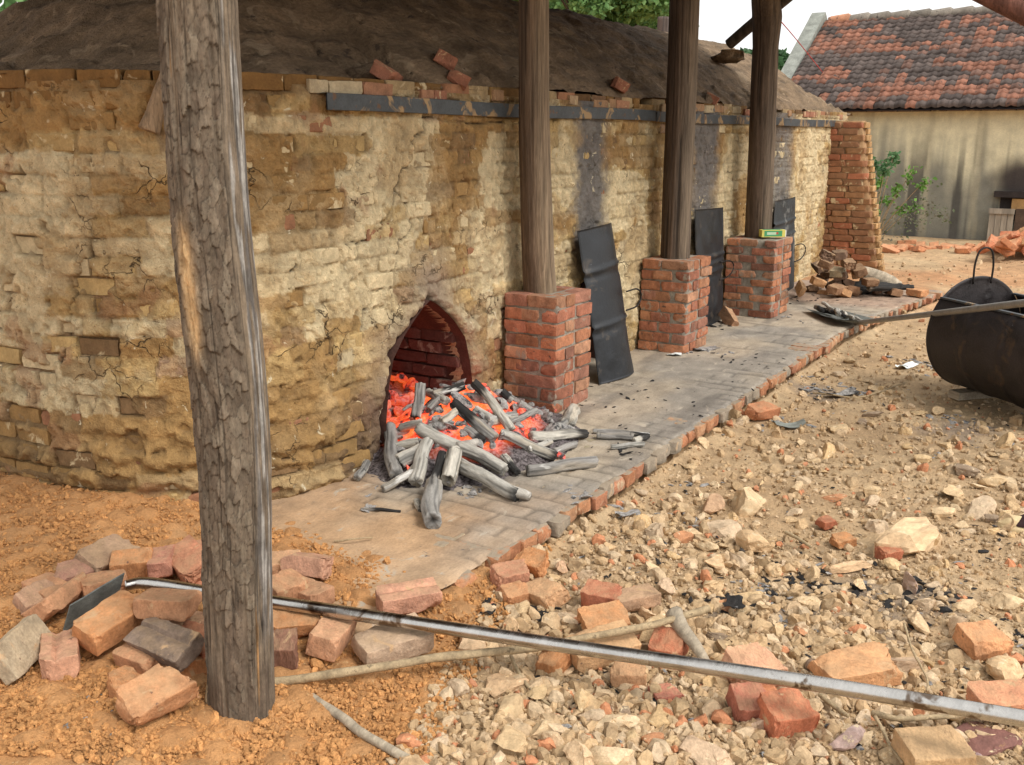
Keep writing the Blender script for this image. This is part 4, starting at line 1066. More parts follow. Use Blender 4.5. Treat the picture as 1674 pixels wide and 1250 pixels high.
for k, (x1, y1, x2, y2, th_, l1, l2, ch, spl, hol, lab) in enumerate(LOGS):
    a = onheap(x1, y1, l1); b = onheap(x2, y2, l2)
    dpt = proj((a + b) / 2)[2]; r = th_ * .5 * dpt / F
    a[2] = max(a[2], APZ + r * .95); b[2] = max(b[2], APZ + r * .95)
    L = float(np.linalg.norm(b - a)); dr = Vector(b - a)
    o = obj('charred_log', log_mesh(L, r, 40 + k, ch, bool(spl), .022 if k not in (7,) else .006, bool(hol)))
    o.location = Vector((a + b) / 2); o.rotation_euler = dr.to_track_quat('X', 'Z').to_euler()
    tag(o, lab, 'log', 'burning and ash-grey logs at the kiln mouth')
    if k == 0:
        V, Fc = tube_geo(spline([(-.02, 0, 0), (.02, .045, .02), (.035, .085, .03)], 8), np.linspace(r * .8, r * .5, 8), 12)
        obj('fork_stub', mesh('fork_stub', V, Fc, M['ash_log'], np.tile([[.36, .33, .29]], (len(V), 1))), o)
    if k == 8:
        V, Fc = tube_geo(spline([(L * .40, 0, 0), (L * .5, .02, .0), (L * .6, .035, .0)], 8), np.linspace(r * .8, r * .55, 8), 12)
        obj('fork_stub', mesh('fork_stub', V, Fc, M['ash_log'], np.tile([[.42, .39, .34]], (len(V), 1))), o)
# scraps of charcoal and ash on the paving and in the yard: uncountable litter
lit = Acc(); la = Acc()
def litter(px, py, n, sp_, s0, s1, z, acc, seed):
    rg_ = np.random.default_rng(seed)
    p = onz(px, py, z)
    for k in range(n):
        V, Fc = rock_geo(seed * 31 + k, 1, .35, 4); V = V * rg_.uniform(s0, s1) * np.array([rg_.uniform(1, 2.2), 1, .7])
        q = p + np.array([*rg_.normal(0, sp_, 2), 0]); zz = z if z > .05 else G(q[0], q[1])
        acc.add(V @ eul(*rg_.uniform(-.3, .3, 2), rg_.uniform(0, 6)).T + np.array([q[0], q[1], zz + .004]), Fc)
for (px, py, n, sp_, s0, s1, z, w) in (
        (770, 805, 26, .05, .006, .018, APZ, 1), (945, 810, 10, .035, .012, .028, APZ, 1), (600, 828, 6, .02, .006, .016, APZ, 1), (930, 730, 8, .05, .006, .016, APZ, 0),
        (1010, 735, 14, .07, .006, .018, APZ, 0), (1100, 640, 22, .35, .004, .014, APZ, 0), (1000, 660, 12, .15, .004, .012, APZ, 0), (1150, 575, 20, .12, .006, .02, APZ, 1), (1180, 530, 16, .12, .01, .03, APZ, 0),
        (1230, 590, 14, .15, .006, .02, APZ, 0), (1275, 520, 16, .12, .008, .025, APZ, 1), (1310, 490, 24, .2, .008, .02, APZ, 0), (1085, 700, 20, .3, .003, .010, APZ, 0), (640, 790, 18, .08, .004, .012, APZ, 1),
        (1030, 840, 18, .05, .008, .026, 0, 1), (1130, 850, 12, .06, .008, .02, 0, 1), (1195, 985, 34, .035, .010, .030, 0, 0), (1250, 960, 26, .07, .006, .016, 0, 1), (1300, 940, 22, .07, .010, .026, 0, 0),
        (1275, 1020, 26, .05, .005, .014, 0, 1), (1370, 960, 14, .05, .012, .03, 0, 0), (1530, 980, 22, .07, .010, .03, 0, 0), (1340, 635, 22, .14, .010, .03, 0, 1), (1390, 640, 16, .1, .010, .03, 0, 1),
        (1520, 600, 22, .14, .012, .04, 0, 1), (1560, 690, 16, .12, .012, .035, 0, 1), (890, 1008, 10, .03, .014, .03, 0, 0), (800, 1000, 3, .01, .014, .02, 0, 0), (1110, 800, 12, .06, .006, .02, 0, 1),
        (1650, 1040, 16, .06, .010, .02, 0, 0), (880, 1085, 8, .03, .012, .024, 0, 0), (150, 1235, 60, .05, .004, .012, 0, 1), (1290, 690, 14, .10, .01, .03, 0, 1), (1600, 890, 14, .1, .006, .016, 0, 0)):
    litter(px, py, n, sp_, s0, s1, z, la if w else lit, int(px * 7 + py))
rgl = np.random.default_rng(77)
for k in range(420):
    q = onz(rgl.uniform(880, 1674), 560 + 680 * rgl.random() ** .7)
    if q[1] > edge_y(q[0]) - .03: continue
    V, Fc = rock_geo(9000 + k % 40, 1, .4, 4); V = V * rgl.uniform(.004, .013) * np.array([rgl.uniform(1, 2.4), 1, .7])
    (lit if k % 3 else la).add(V @ eul(*rgl.uniform(-.3, .3, 2), rgl.uniform(0, 6)).T + np.array([q[0], q[1], G(q[0], q[1]) + .012]), Fc)
tag(obj('charcoal_litter', lit.mesh('charcoal_litter', M['charcoal'], False)), 'black crumbs of charcoal strewn over paving and yard', 'charcoal', None, 'stuff')
tag(obj('ash_litter', la.mesh('ash_litter', M['ash'], False)), 'grey flakes of ash strewn over paving and yard', 'ash', None, 'stuff')

# ================================================================== SHEET METAL COVERS
def sheet(c0, c1, top0, top1, bow, mat, label, ridges, seed, handle=None):
    """curved sheet between base corners c0,c1 and top corners"""
    e = empty('sheet_cover', tuple((np.array(c0) + np.array(c1)) / 2)); tag(e, label, 'metal sheet', 'sheet covers over the stoke holes')
    nu, nv = 24, 70
    U, Vv = np.meshgrid(np.linspace(0, 1, nu), np.linspace(0, 1, nv), indexing='ij')
    c0, c1, top0, top1 = map(np.array, (c0, c1, top0, top1))
    P = (c0 * (1 - U)[..., None] + c1 * U[..., None]) * (1 - Vv)[..., None] + (top0 * (1 - U)[..., None] + top1 * U[..., None]) * Vv[..., None]
    dn = np.cross(c1 - c0, top0 - c0); dn = dn / np.linalg.norm(dn)
    if dn[1] > 0: dn = -dn
    bl = bow * (1 - (2 * U - 1) ** 2) + .006 * vn(v2(U * 3 + seed, Vv * 5), seed)
    for rz_ in ridges: bl = bl + .016 * np.exp(-((Vv - rz_ - .02 * U) / .012) ** 2) - .006 * np.exp(-((Vv - rz_ + .035) / .02) ** 2)
    P = P + bl[..., None] * dn
    Q = P - .004 * dn
    Vx = np.concatenate([P.reshape(-1, 3), Q.reshape(-1, 3)]) - np.array(e.location)
    f = gridfaces(nu, nv); nn = nu * nv
    idx = np.arange(nn).reshape(nu, nv); rim = np.concatenate([idx[:, 0], idx[-1, 1:], idx[-2::-1, -1], idx[0, -2:0:-1]])
    rf_ = np.stack([rim, np.roll(rim, -1), np.roll(rim, -1) + nn, rim + nn], -1)
    obj('sheet', mesh('sheet', Vx, np.concatenate([f, f[:, ::-1] + nn, rf_]), mat), e)
    if handle is not None:
        hp_, hr, hh = handle
        th = np.linspace(-math.pi / 2, math.pi / 2, 18)
        pts = [np.array(hp_) + np.array([hr * .9 * math.cos(a) + .0, -.03, hh * math.sin(a)]) for a in th]
        pts = [pts[0] + np.array([-.12, 0, 0])] + pts + [pts[-1] + np.array([-.12, .0, 0])]
        V, Fc = tube_geo(np.array(pts), .006, 8); obj('wire_handle', mesh('wire_handle', V - np.array(e.location), Fc, M['wire']), e)
    return e
sheet((5.60, 2.82, APZ), (6.04, 2.78, APZ), (5.66, 3.03, 1.08), (6.15, 3.03, 1.10), .055, M['black_sheet'], 'tall black ribbed sheet leaning right of the near pillar', (.36, .72), 4, (ony(1030, 487, 2.86), .13, .065))
sheet((7.68, 2.97, APZ), (8.30, 2.97, APZ), (7.68, 3.03, 1.09), (8.34, 3.03, 1.07), .02, M['black_sheet'], 'black sheet cover behind the middle brick pillar', (.45, .52, .58), 5, (ony(1180, 440, 2.95), .24, .075))
sheet((9.78, 2.97, APZ), (10.48, 2.97, APZ), (9.80, 3.03, 1.04), (10.5, 3.03, 1.05), .02, M['grey_sheet'], 'dull grey sheet cover behind the farthest pillar', (.60, .75), 6, (ony(1300, 412, 2.9), .30, .085))
a = ony(1256, 372, 2.9); b_ = ony(1262, 342, 2.99)
V, Fc = tube_geo(np.array([a, b_]), .012, 8); tag(obj('wooden_stick', mesh('wooden_stick', V, Fc, M['old_wood'])), 'thin stick propping the grey sheet behind the farthest pillar', 'stick')

# ================================================================== DRUM CART, SHOVEL, RAKE
DR_, DL_ = .37, .95
fa = ondist(1592, 545, 7.1)[:2]; ad_ = np.array([math.cos(R(228)), math.sin(R(228))]); ad_ /= np.linalg.norm(ad_)
dr = empty('steel_drum', (fa[0], fa[1], .0)); tag(dr, 'blackened steel drum trough with looped handle lying in the yard', 'drum')
dr.rotation_euler = (0, 0, math.atan2(ad_[1], ad_[0]))
# local frame: X along the drum axis towards the viewer, Z up; the top is cut open
cut = R(50)
ths = np.linspace(math.pi / 2 + cut, math.pi / 2 + 2 * math.pi - cut, 90); xs = np.linspace(0, DL_, 60)
TH, XX = np.meshgrid(ths, xs, indexing='ij')
rr = DR_ * (1 + .006 * vn(np.stack([np.cos(TH) * 2, np.sin(TH) * 2, XX * 4], -1), 5)) + .008 * np.exp(-((XX - .33) / .012) ** 2) + .008 * np.exp(-((XX - .63) / .012) ** 2)
rr = rr + .006 * np.exp(-(XX / .008) ** 2)
V1 = np.stack([XX, rr * np.cos(TH), rr * np.sin(TH) + DR_ + .05], -1); V2 = np.stack([XX, (rr - .006) * np.cos(TH), (rr - .006) * np.sin(TH) + DR_ + .05], -1)
f = gridfaces(*TH.shape); nn = TH.size
I = np.arange(59); e0 = np.stack([I, I + 1, I + 1 + nn, I + nn], -1); off = 89 * 60
obj('body', mesh('body', np.concatenate([V1.reshape(-1, 3), V2.reshape(-1, 3)]), np.concatenate([f, f[:, ::-1] + nn, e0, e0 + off]), M['drum']), dr)
for xe in (.004, DL_ - .02):
    t = np.linspace(0, 2 * math.pi, 128, endpoint=False); rad = np.concatenate([np.linspace(0, .345, 24), [.36, .368]]); dep = np.concatenate([np.zeros(24), [.006, 0]])
    if xe > .1:
        t = np.linspace(math.pi / 2 + cut, math.pi / 2 + 2 * math.pi - cut, 64)
    TT, RRd = np.meshgrid(t, rad, indexing='ij'); dd = np.broadcast_to(dep, RRd.shape)
    bung = .006 * np.exp(-((np.hypot(RRd * np.cos(TT) - .07, RRd * np.sin(TT) - .25) - .035) / .008) ** 2)
    V = np.stack([xe + dd + bung, RRd * np.cos(TT), RRd * np.sin(TT) + DR_ + .05], -1)
    V2_ = V - np.array([.006, 0, 0])
    f = gridfaces(len(t), len(rad), xe < .1); n_ = V.shape[0] * V.shape[1]
    obj('end_disc', mesh('end_disc', np.concatenate([V.reshape(-1, 3), V2_.reshape(-1, 3)]), np.concatenate([f, f[:, ::-1] + n_]), M['drum']), dr)
tb = np.array([.035, .015])
for sg_ in (-1, 1):                                            # angle strips along the cut edges
    a0 = math.pi / 2 + sg_ * cut
    y_, z_ = DR_ * math.cos(a0), DR_ * math.sin(a0) + DR_ + .05
    bx = boxgrid((20, 1, 1)); V = bx[0] * np.array([DL_, .03, .012]) + np.array([DL_ / 2, y_, z_])
    obj('rim_strip', mesh('rim_strip', V, bx[1], M['band'], False), dr)
hp_ = [(.02, -.07, 2 * DR_ + .0), (.02, -.073, 2 * DR_ + .12), (.02, -.05, 2 * DR_ + .21), (.02, 0, 2 * DR_ + .235), (.02, .05, 2 * DR_ + .21), (.02, .073, 2 * DR_ + .12), (.02, .07, 2 * DR_ + .0)]
V, Fc = tube_geo(spline(hp_, 40), .0065, 8); obj('handle', mesh('handle', V, Fc, M['wire']), dr)
for (xx) in (.12, .8):
    bx = boxgrid((4, 4, 2)); V = bx[0] * np.array([.10, .42, .05]) + np.array([xx, 0, .025]); obj('chock', mesh('chock', V, bx[1], M['old_wood'], False), dr)
# shovel carrying charred sticks
s0, s1 = onz(1338, 506, APZ + .02), onz(1405, 527, APZ + .05)
s2 = ondist(1674, 495, 5.6); s3 = s2 + (s2 - s1) * .25
sh = empty('shovel', tuple(s1)); tag(sh, 'long-handled shovel whose pan lies on the paving with burnt sticks', 'shovel')
V, Fc = tube_geo(np.array([s1 + (s3 - s1) * t_ for t_ in np.linspace(-.03, 1, 30)]), .020, 14)
obj('handle', mesh('handle', V - s1, Fc, surf('shovel_handle', (.26, .25, .23), .25, 10, 90, .3, .5, metal=.4)), sh)
ax = s0 - s1; ax[2] = 0; L_ = np.linalg.norm(ax); ax /= L_; sd_ = np.array([-ax[1], ax[0], 0])
U, Vv = np.meshgrid(np.linspace(-.05, 1.0, 20), np.linspace(-1, 1, 16), indexing='ij')
hw_ = .17 * np.clip(1 - .25 * U ** 3, .5, 1) * sstep(-.12, .12, U)
P = s1 * np.array([1, 1, 0]) + np.array([0, 0, APZ + .012]) + (U * L_)[..., None] * ax + (Vv * hw_)[..., None] * sd_ + (.030 * Vv ** 2 + .03 * (1 - U) ** 2)[..., None] * np.array([0, 0, 1])
Q = P - np.array([0, 0, .004]); f = gridfaces(20, 16); n_ = 320
obj('pan', mesh('pan', np.concatenate([P.reshape(-1, 3), Q.reshape(-1, 3)]) - s1, np.concatenate([f, f[:, ::-1] + n_]), M['blade']), sh)
for k in range(9):
    c = s1 * np.array([1, 1, 0]) + ax * L_ * RNG.uniform(.1, .85) + sd_ * RNG.uniform(-.10, .10)
    o = obj('charred_stick', log_mesh(RNG.uniform(.18, .34), RNG.uniform(.016, .03), 300 + k, .3 if k % 2 else 0, k % 3 == 0, .03))
    o.location = (c[0], c[1], APZ + .05 + .02 * (k % 3)); o.rotation_euler = (0, RNG.uniform(-.08, .08), math.atan2(-ax[1], -ax[0]) + RNG.uniform(-.35, .35))
    tag(o, 'burnt purple-grey stick lying in the pan of the shovel', 'stick', 'burnt sticks in the shovel pan')
# rake: steel tube with a flat blade, lying over the loose bricks
rp = [onz(205, 957, .22), onz(240, 953, .22), onz(340, 968, .205), onz(450, 984, .195), onz(860, 1046, .16), onz(1300, 1112, .20), onz(1720, 1182, .24)]
rk = empty('rake', tuple(rp[3])); tag(rk, 'long bright steel rake with flat grey blade lying past the near post', 'rake')
sp = spline(rp, 70)
V, Fc = tube_geo(sp, np.interp(np.linspace(0, 1, 70), [0, .12, .2, 1], [.018, .019, .0215, .0225]), 20)
cs = np.clip(np.linspace(0, 1, 72), 0, 1)
pm = M['steel_pole']
obj('shaft', mesh('shaft', V - rp[3], Fc, pm), rk)
b1, b2 = onz(108, 1012, .17), onz(200, 950, .25)
ax = b2 - b1; L_ = np.linalg.norm(ax); ax /= L_; upv = np.array([.10, -.35, .93]); upv /= np.linalg.norm(upv)
bx = boxgrid((14, 1, 6)); nv_ = np.cross(ax, upv)
V = b1 + (bx[0][:, :1] + .5) * L_ * ax + bx[0][:, 1:2] * .006 * nv_ + (bx[0][:, 2:]) * (.115 - .05 * (bx[0][:, :1] + .5)) * upv
V += .003 * vn(V * 14, 3)[:, None] * nv_
obj('blade', mesh('blade', V - rp[3], bx[1], M['blade'], False), rk)

# ================================================================== LOOSE BRICKS
LB = {}
def lbrick(kind, seed):
    k = (kind, seed % 9)
    if k not in LB:
        n, rn = ((26, 14, 10), .0034)
        L = .22
        P, Fc = brick_geo(L, .105, .062, 900 + 13 * k[1] + (500 if kind == 'half' else 0), n, rn, .0026, 7, kind == 'half')
        if kind == 'groove': P[:, 2] -= .010 * np.exp(-((P[:, 1] - .008) / .009) ** 2) * (P[:, 2] > .015)
        if kind == 'half': P[:, 0] -= P[:, 0].mean()
        LB[k] = mesh('loose_brick_%s_%d' % k, P, Fc, M['brick'], None, True, 24)
    return LB[k]
NB = [0]; HG = 'sooty bricks heaped at the buttress'
def lb(x1, y1, x2, y2, z, roll=0, label='', col=None, kind='whole', w=1.0, h=1.0, group='loose bricks heaped round the near post', lift=0, cat='brick'):
    zr = z + .008
    if group not in (HG, 'bricks set down on the paving'):
        for _ in range(3):
            a = onz(x1, y1, z); z0_ = G((a[0] + onz(x2, y2, z)[0]) / 2, (a[1] + onz(x2, y2, z)[1]) / 2)
            z = z0_ + zr
    a, b = onz(x1, y1, z), onz(x2, y2, z + lift); c = (a + b) / 2; d = b - a; L = float(np.linalg.norm(d)); NB[0] += 1
    o = obj('loose_brick', lbrick(kind, NB[0]))
    o.location = c; q = Vector(d).to_track_quat('X', 'Z'); o.rotation_euler = (q.to_matrix() @ Matrix.Rotation(roll, 3, 'X')).to_euler()
    L = min(max(L, .07), .24)
    o.scale = (L / .22 if kind != 'half' else L / .16, w, h)
    cc = col or random.choice([(.47, .235, .12), (.50, .265, .14), (.45, .21, .105), (.43, .19, .10)])
    f_ = random.uniform(.9, 1.08); o.color = (*(v * f_ for v in cc), 1)
    tag(o, label, cat, group); return o
PB = (.50, .255, .135); OR = (.51, .235, .10); DK = (.20, .135, .095); RD = (.46, .16, .085); SB = (.48, .36, .21)
lb(145, 922, 205, 892, .05, .5, 'greyish tilted brick at the back top of the heap', (.38, .25, .16), 'half', 1.1)
lb(182, 925, 250, 918, .06, .15, 'orange earth-caked brick at the back of the heap', OR, 'whole', 1.0, 1.1)
lb(262, 930, 272, 900, .06, .0, 'small clean pinkish half brick at the back of the heap', (.46, .21, .14), 'half', .8)
lb(292, 900, 340, 945, .06, .35, 'broken reddish brick against the left side of the post', (.48, .21, .12), 'half', 1.2, 1.1)
lb(318, 905, 350, 898, .03, 0, 'brick end peeping from behind the post', (.44, .20, .12), 'half')
lb(95, 945, 150, 932, .03, .2, 'dull brick end sunk at the back left of the heap', (.38, .20, .14), 'half')
lb(30, 990, 92, 968, .02, .3, 'dusty brick farthest left in the heap', (.42, .25, .16))
lb(55, 1010, 140, 948, .06, -.6, 'long brick slanting down the left of the heap', PB, 'whole', 1.05)
lb(132, 965, 205, 945, .07, 0, 'flat pale brick behind the rake blade', PB)
lb(145, 1040, 226, 985, .09, .25, 'large orange broken brick in front of the rake blade', OR, 'half', 1.1, 1.25, lift=.03)
lb(232, 985, 318, 990, .14, -.15, 'pale brick on top of the heap over the rake shaft', PB, 'whole', 1.15, 1.05)
lb(222, 1028, 322, 1072, .09, .5, 'brick with a black sooty face in the middle of the heap', (.22, .16, .12), 'groove', 1.05, 1.0)
lb(98, 1095, 100, 1048, .035, .0, 'grooved brick showing its square end at the front left', (.50, .27, .17), 'groove', 1.0, 1.25)
lb(0, 1092, 66, 1028, .06, 1.0, 'grey-faced slab brick leaning at the left edge', (.42, .33, .22), 'whole', 1.1, .8)
lb(184, 1125, 222, 1108, .03, .1, 'small broken cube of brick at the front of the heap', OR, 'half', .75, 1.0)
lb(212, 1160, 298, 1108, .055, .35, 'big tilted broken brick lowest in front of the heap', (.50, .255, .125), 'half', 1.15, 1.2, lift=.03)
lb(215, 1065, 265, 1085, .035, .2, 'brick wedged under the sooty one', PB, 'half')
lb(300, 1045, 352, 1060, .05, .3, 'red broken brick touching the left of the post', RD, 'half')
lb(250, 1010, 330, 1030, .04, .1, 'shadowed brick inside the heap', (.40, .22, .13))
lb(270, 1090, 345, 1075, .02, .0, 'buried orange brick under the front of the heap', OR)
lb(150, 985, 200, 975, .04, 0, 'brick hidden low behind the big orange one', PB)
lb(60, 955, 110, 985, .02, 0, 'buried brick below the long slanting one', PB)
lb(428, 925, 492, 920, .035, .1, 'flat orange brick just right of the post at the back', (.48, .27, .15))
lb(478, 918, 540, 928, .05, -.35, 'wedge-shaped broken brick right of the post at the back', (.44, .24, .155), 'half', 1.1, 1.15)
lb(440, 968, 492, 950, .07, .2, 'pale brick lying over another right of the post', PB, 'whole')
lb(478, 962, 530, 980, .035, .0, 'dusty brick half under its neighbour right of the post', (.47, .25, .14))
lb(440, 1022, 524, 1012, .045, .25, 'orange brick under the rake shaft right of the post', OR, 'whole', 1.05, 1.05)
lb(528, 1056, 556, 1020, .045, .2, 'squared half brick standing beyond the post', (.52, .28, .16), 'half', .95, 1.25)
lb(450, 1062, 486, 1060, .045, .2, 'dark chipped brick close against the right of the post', (.26, .13, .085), 'half', 1.0, 1.3)
lb(580, 1066, 698, 1030, .05, .08, 'large flat brick caked with grey mortar and soot', (.44, .31, .21), 'whole', 1.35, 1.1, group='single bricks in the orange earth')
lb(618, 985, 716, 968, .055, .05, 'pinkish grooved brick with black burn marks', (.50, .26, .17), 'groove', 1.1, 1.1, group='single bricks in the orange earth')
YG = 'broken bricks scattered in the yard'
lb(812, 945, 862, 935, .03, .15, 'broken red brick at the corner of the paving', (.47, .22, .13), 'half', .95, 1.05, YG)
lb(852, 912, 892, 925, .035, .4, 'orange brick lump beside the paving corner', OR, 'half', .9, 1.0, YG)
lb(826, 975, 866, 965, .02, .2, 'flat orange brick shard below the corner brick', (.55, .27, .13), 'half', .8, .8, YG)
lb(870, 962, 910, 980, .03, .3, 'sandy orange brick lump left of the red pair', (.55, .32, .17), 'half', .95, 1.05, YG)
lb(962, 972, 1015, 982, .045, .1, 'rough red brick of the touching pair', (.47, .17, .095), 'half', 1.0, 1.15, YG)
lb(994, 988, 1070, 972, .045, .0, 'brown brick of the touching pair', (.46, .29, .18), 'whole', .9, .9, YG)
lb(958, 1022, 1022, 1010, .04, .3, 'bright orange lump behind the branch', (.56, .27, .12), 'half', 1.1, 1.1, YG)
lb(930, 1068, 1032, 1045, .045, .2, 'large worn orange brick under the branch', (.55, .33, .17), 'whole', 1.25, 1.1, YG)
lb(1072, 1050, 1120, 1060, .04, .4, 'deep red brick piece behind the driftwood stump', RD, 'half', 1.0, 1.0, YG)
lb(888, 1078, 920, 1088, .03, .3, 'small orange brick piece beside charcoal under the branch', OR, 'half', .8, 1.0, YG)
lb(1004, 1098, 1056, 1100, .03, .1, 'orange shard just below the rake shaft', (.53, .30, .16), 'half', .9, .8, YG)
lb(1198, 1095, 1264, 1085, .055, .25, 'salmon brick behind the rake shaft', (.57, .31, .19), 'half', 1.2, 1.3, YG)
lb(1354, 1100, 1460, 1082, .06, .2, 'large cracked orange brick behind the rake shaft', (.57, .30, .145), 'half', 1.25, 1.2, YG)
lb(1204, 1152, 1252, 1148, .04, .4, 'dark red shard in front of the rake shaft', (.46, .17, .11), 'half', .95, 1.2, YG)
lb(1256, 1170, 1316, 1160, .05, .3, 'bright red chipped brick in front of the rake shaft', (.55, .19, .10), 'half', 1.1, 1.3, YG)
lb(1476, 1232, 1576, 1226, .05, .1, 'sandy brick at the lower edge of the picture', (.56, .36, .19), 'whole', 1.25, 1.1, YG)
lb(1582, 1050, 1640, 1042, .045, .3, 'orange cube of brick near the right edge', (.57, .28, .135), 'half', 1.1, 1.1, YG)
lb(1590, 1148, 1690, 1142, .06, .1, 'salmon brick behind the rake end at the right edge', (.54, .25, .14), 'whole', 1.1, 1.0, YG)
lb(1440, 905, 1470, 900, .02, .2, 'small red brick bit beside the long pale stone', RD, 'half', .7, .8, YG)
lb(1365, 885, 1392, 880, .02, .1, 'flat orange chip above the long pale stone', OR, 'half', .7, .6, YG)
lb(1230, 675, 1262, 668, .05, .3, 'orange half brick against the paving edge', (.56, .24, .12), 'half', 1.0, 1.2, YG)
lb(1345, 855, 1360, 852, .02, .1, 'tiny red brick chip in the middle of the yard', RD, 'half', .6, .6, YG)
lb(1075, 1135, 1102, 1130, .008, 0, 'flat red brick stain chip in front of the driftwood', (.50, .19, .13), 'half', .7, .35, YG)
# bricks left on the shoulder of the dome
DG = 'bricks left on the dome'
def dome_brick(x1, y1, x2, y2, Y, rot, label):
    a, b = ony(x1, y1, Y), ony(x2, y2, Y); c = (a + b) / 2; NB[0] += 1
    o = obj('loose_brick', lbrick('whole', NB[0])); 
    o.location = (c[0], Y, c[2] - .012); o.rotation_euler = rot; o.color = (.30, .13, .08, 1); o.scale = (1, 1.1, 1.15)
    tag(o, label, 'brick', DG)
dome_brick(600, 118, 662, 118, 3.19, (.5, .1, .5), 'left red brick resting on the dome edge above the band')
dome_brick(700, 98, 752, 100, 3.27, (.5, .1, .7), 'brick lying higher behind another on the dome edge')
dome_brick(718, 128, 774, 128, 3.17, (.5, .05, .7), 'front brick of the overlapping two on the dome edge')
dome_brick(990, 138, 1032, 138, 3.17, (.5, .05, .6), 'single brick on the dome right of the bleached post')
0 and dome_brick(905, 120, 940, 120, 3.22, (.6, .05, .4), 'earth-covered brick on the dome beside the bleached post')
dome_brick(1150, 160, 1175, 160, 3.16, (.5, .05, .4), 'brick on the dome between the middle and farthest posts')
# clay cap on the dome's far crest
c_ = ondist(1190, 82, 10.5); V, Fc = rock_geo(77, 3, .6, 9, .25); V = V * np.array([.24, .2, .14]); 
tag(obj('clay_lump', mesh('clay_lump', V + np.array([c_[0], c_[1], c_[2] - .05]), Fc, M['dome'])), 'dark clump of clay on the crest of the dome', 'clay')
# heap of sooty bricks at the foot of the buttress
HG = 'sooty bricks heaped at the buttress'
SBK = [(.17, .105, .07), (.24, .14, .08), (.46, .25, .12), (.30, .17, .095), (.42, .34, .22)]
hb_ = [(1345, 400, 1362, 430, .62, 0), (1362, 400, 1385, 425, .60, 0), (1328, 440, 1370, 415, .48, 1), (1375, 415, 1400, 440, .46, 1), (1330, 425, 1350, 440, .4, 0), (1322, 445, 1355, 470, .30, 2),
       (1360, 450, 1380, 430, .32, 4), (1392, 445, 1415, 440, .30, 2), (1378, 455, 1392, 460, .2, 0), (1318, 468, 1334, 470, .14, 1), (1340, 476, 1358, 476, .125, 2), (1372, 478, 1384, 474, .125, 2), (1362, 470, 1375, 466, .2, 3),
       (1400, 462, 1420, 460, .18, 3), (1410, 452, 1436, 462, .25, 1), (1338, 455, 1350, 448, .25, 0), (1350, 462, 1375, 460, .15, 0), (1385, 468, 1400, 470, .14, 3), (1425, 465, 1445, 470, .15, 0), (1448, 470, 1475, 476, .13, 3), (1395, 430, 1412, 446, .38, 1), (1366, 436, 1350, 446, .34, 1), (1382, 444, 1366, 452, .26, 0), (1405, 470, 1390, 474, .12, 1)]
HLAB = ['soot-blackened brick in the heap at the buttress foot', 'dark brown brick in the heap at the buttress foot', 'clean orange brick in the heap at the buttress foot', 'dull reddish brown brick in the heap at the buttress foot', 'pale cream brick in the middle of the heap at the buttress foot']
for k, (x1, y1, x2, y2, z, cidx) in enumerate(hb_):
    lb(x1, y1 + 4, x2, y2 + 4, z - .02, RNG.uniform(-.5, .5), HLAB[cidx], SBK[cidx], 'whole' if k % 3 else 'half', 1.15, 1.15, HG, RNG.uniform(-.06, .1))
lb(1487, 476, 1512, 480, .13, 0, 'single orange brick on the far corner of the paving', (.54, .27, .13), 'whole', 1.1, 1.1, 'bricks set down on the paving')
lb(1182, 505, 1202, 536, .20, 1.2, 'brown brick leaning on end right of the middle pillar', (.38, .215, .125), 'whole', 1.0, 1.1, 'bricks set down on the paving', -.12)
lb(1302, 455, 1316, 488, .24, 1.2, 'tan slab of brick leaning right of the farthest pillar', (.46, .27, .14), 'whole', 1.0, .8, 'bricks set down on the paving', -.12)
for k in range(9):
    p = onz(1420 + RNG.uniform(-30, 45), 474 + RNG.uniform(-6, 8), APZ + .03)
    o = obj('burnt_stick', log_mesh(RNG.uniform(.25, .5), RNG.uniform(.025, .042), 350 + k, .02, False, .05)); o.location = (p[0], p[1], APZ + .035 + .03 * (k % 3))
    o.rotation_euler = (0, RNG.uniform(-.1, .1), RNG.uniform(-1.2, -.5)); tag(o, 'black burnt stick beside the sooty brick heap', 'stick', 'burnt sticks by the brick heap')
p = onz(1440, 462, .25)
V, Fc = tube_geo(spline([onz(1408, 448, .28), onz(1440, 456, .24), onz(1470, 470, .16)], 16), np.linspace(.09, .07, 16), 16); V += .012 * np.stack([fbm(V * 9 + k, 3, k) for k in range(3)], -1)
tag(obj('tree_stump', mesh('tree_stump', V, Fc, M['old_wood'])), 'weathered stump lying against the sooty brick heap', 'stump')
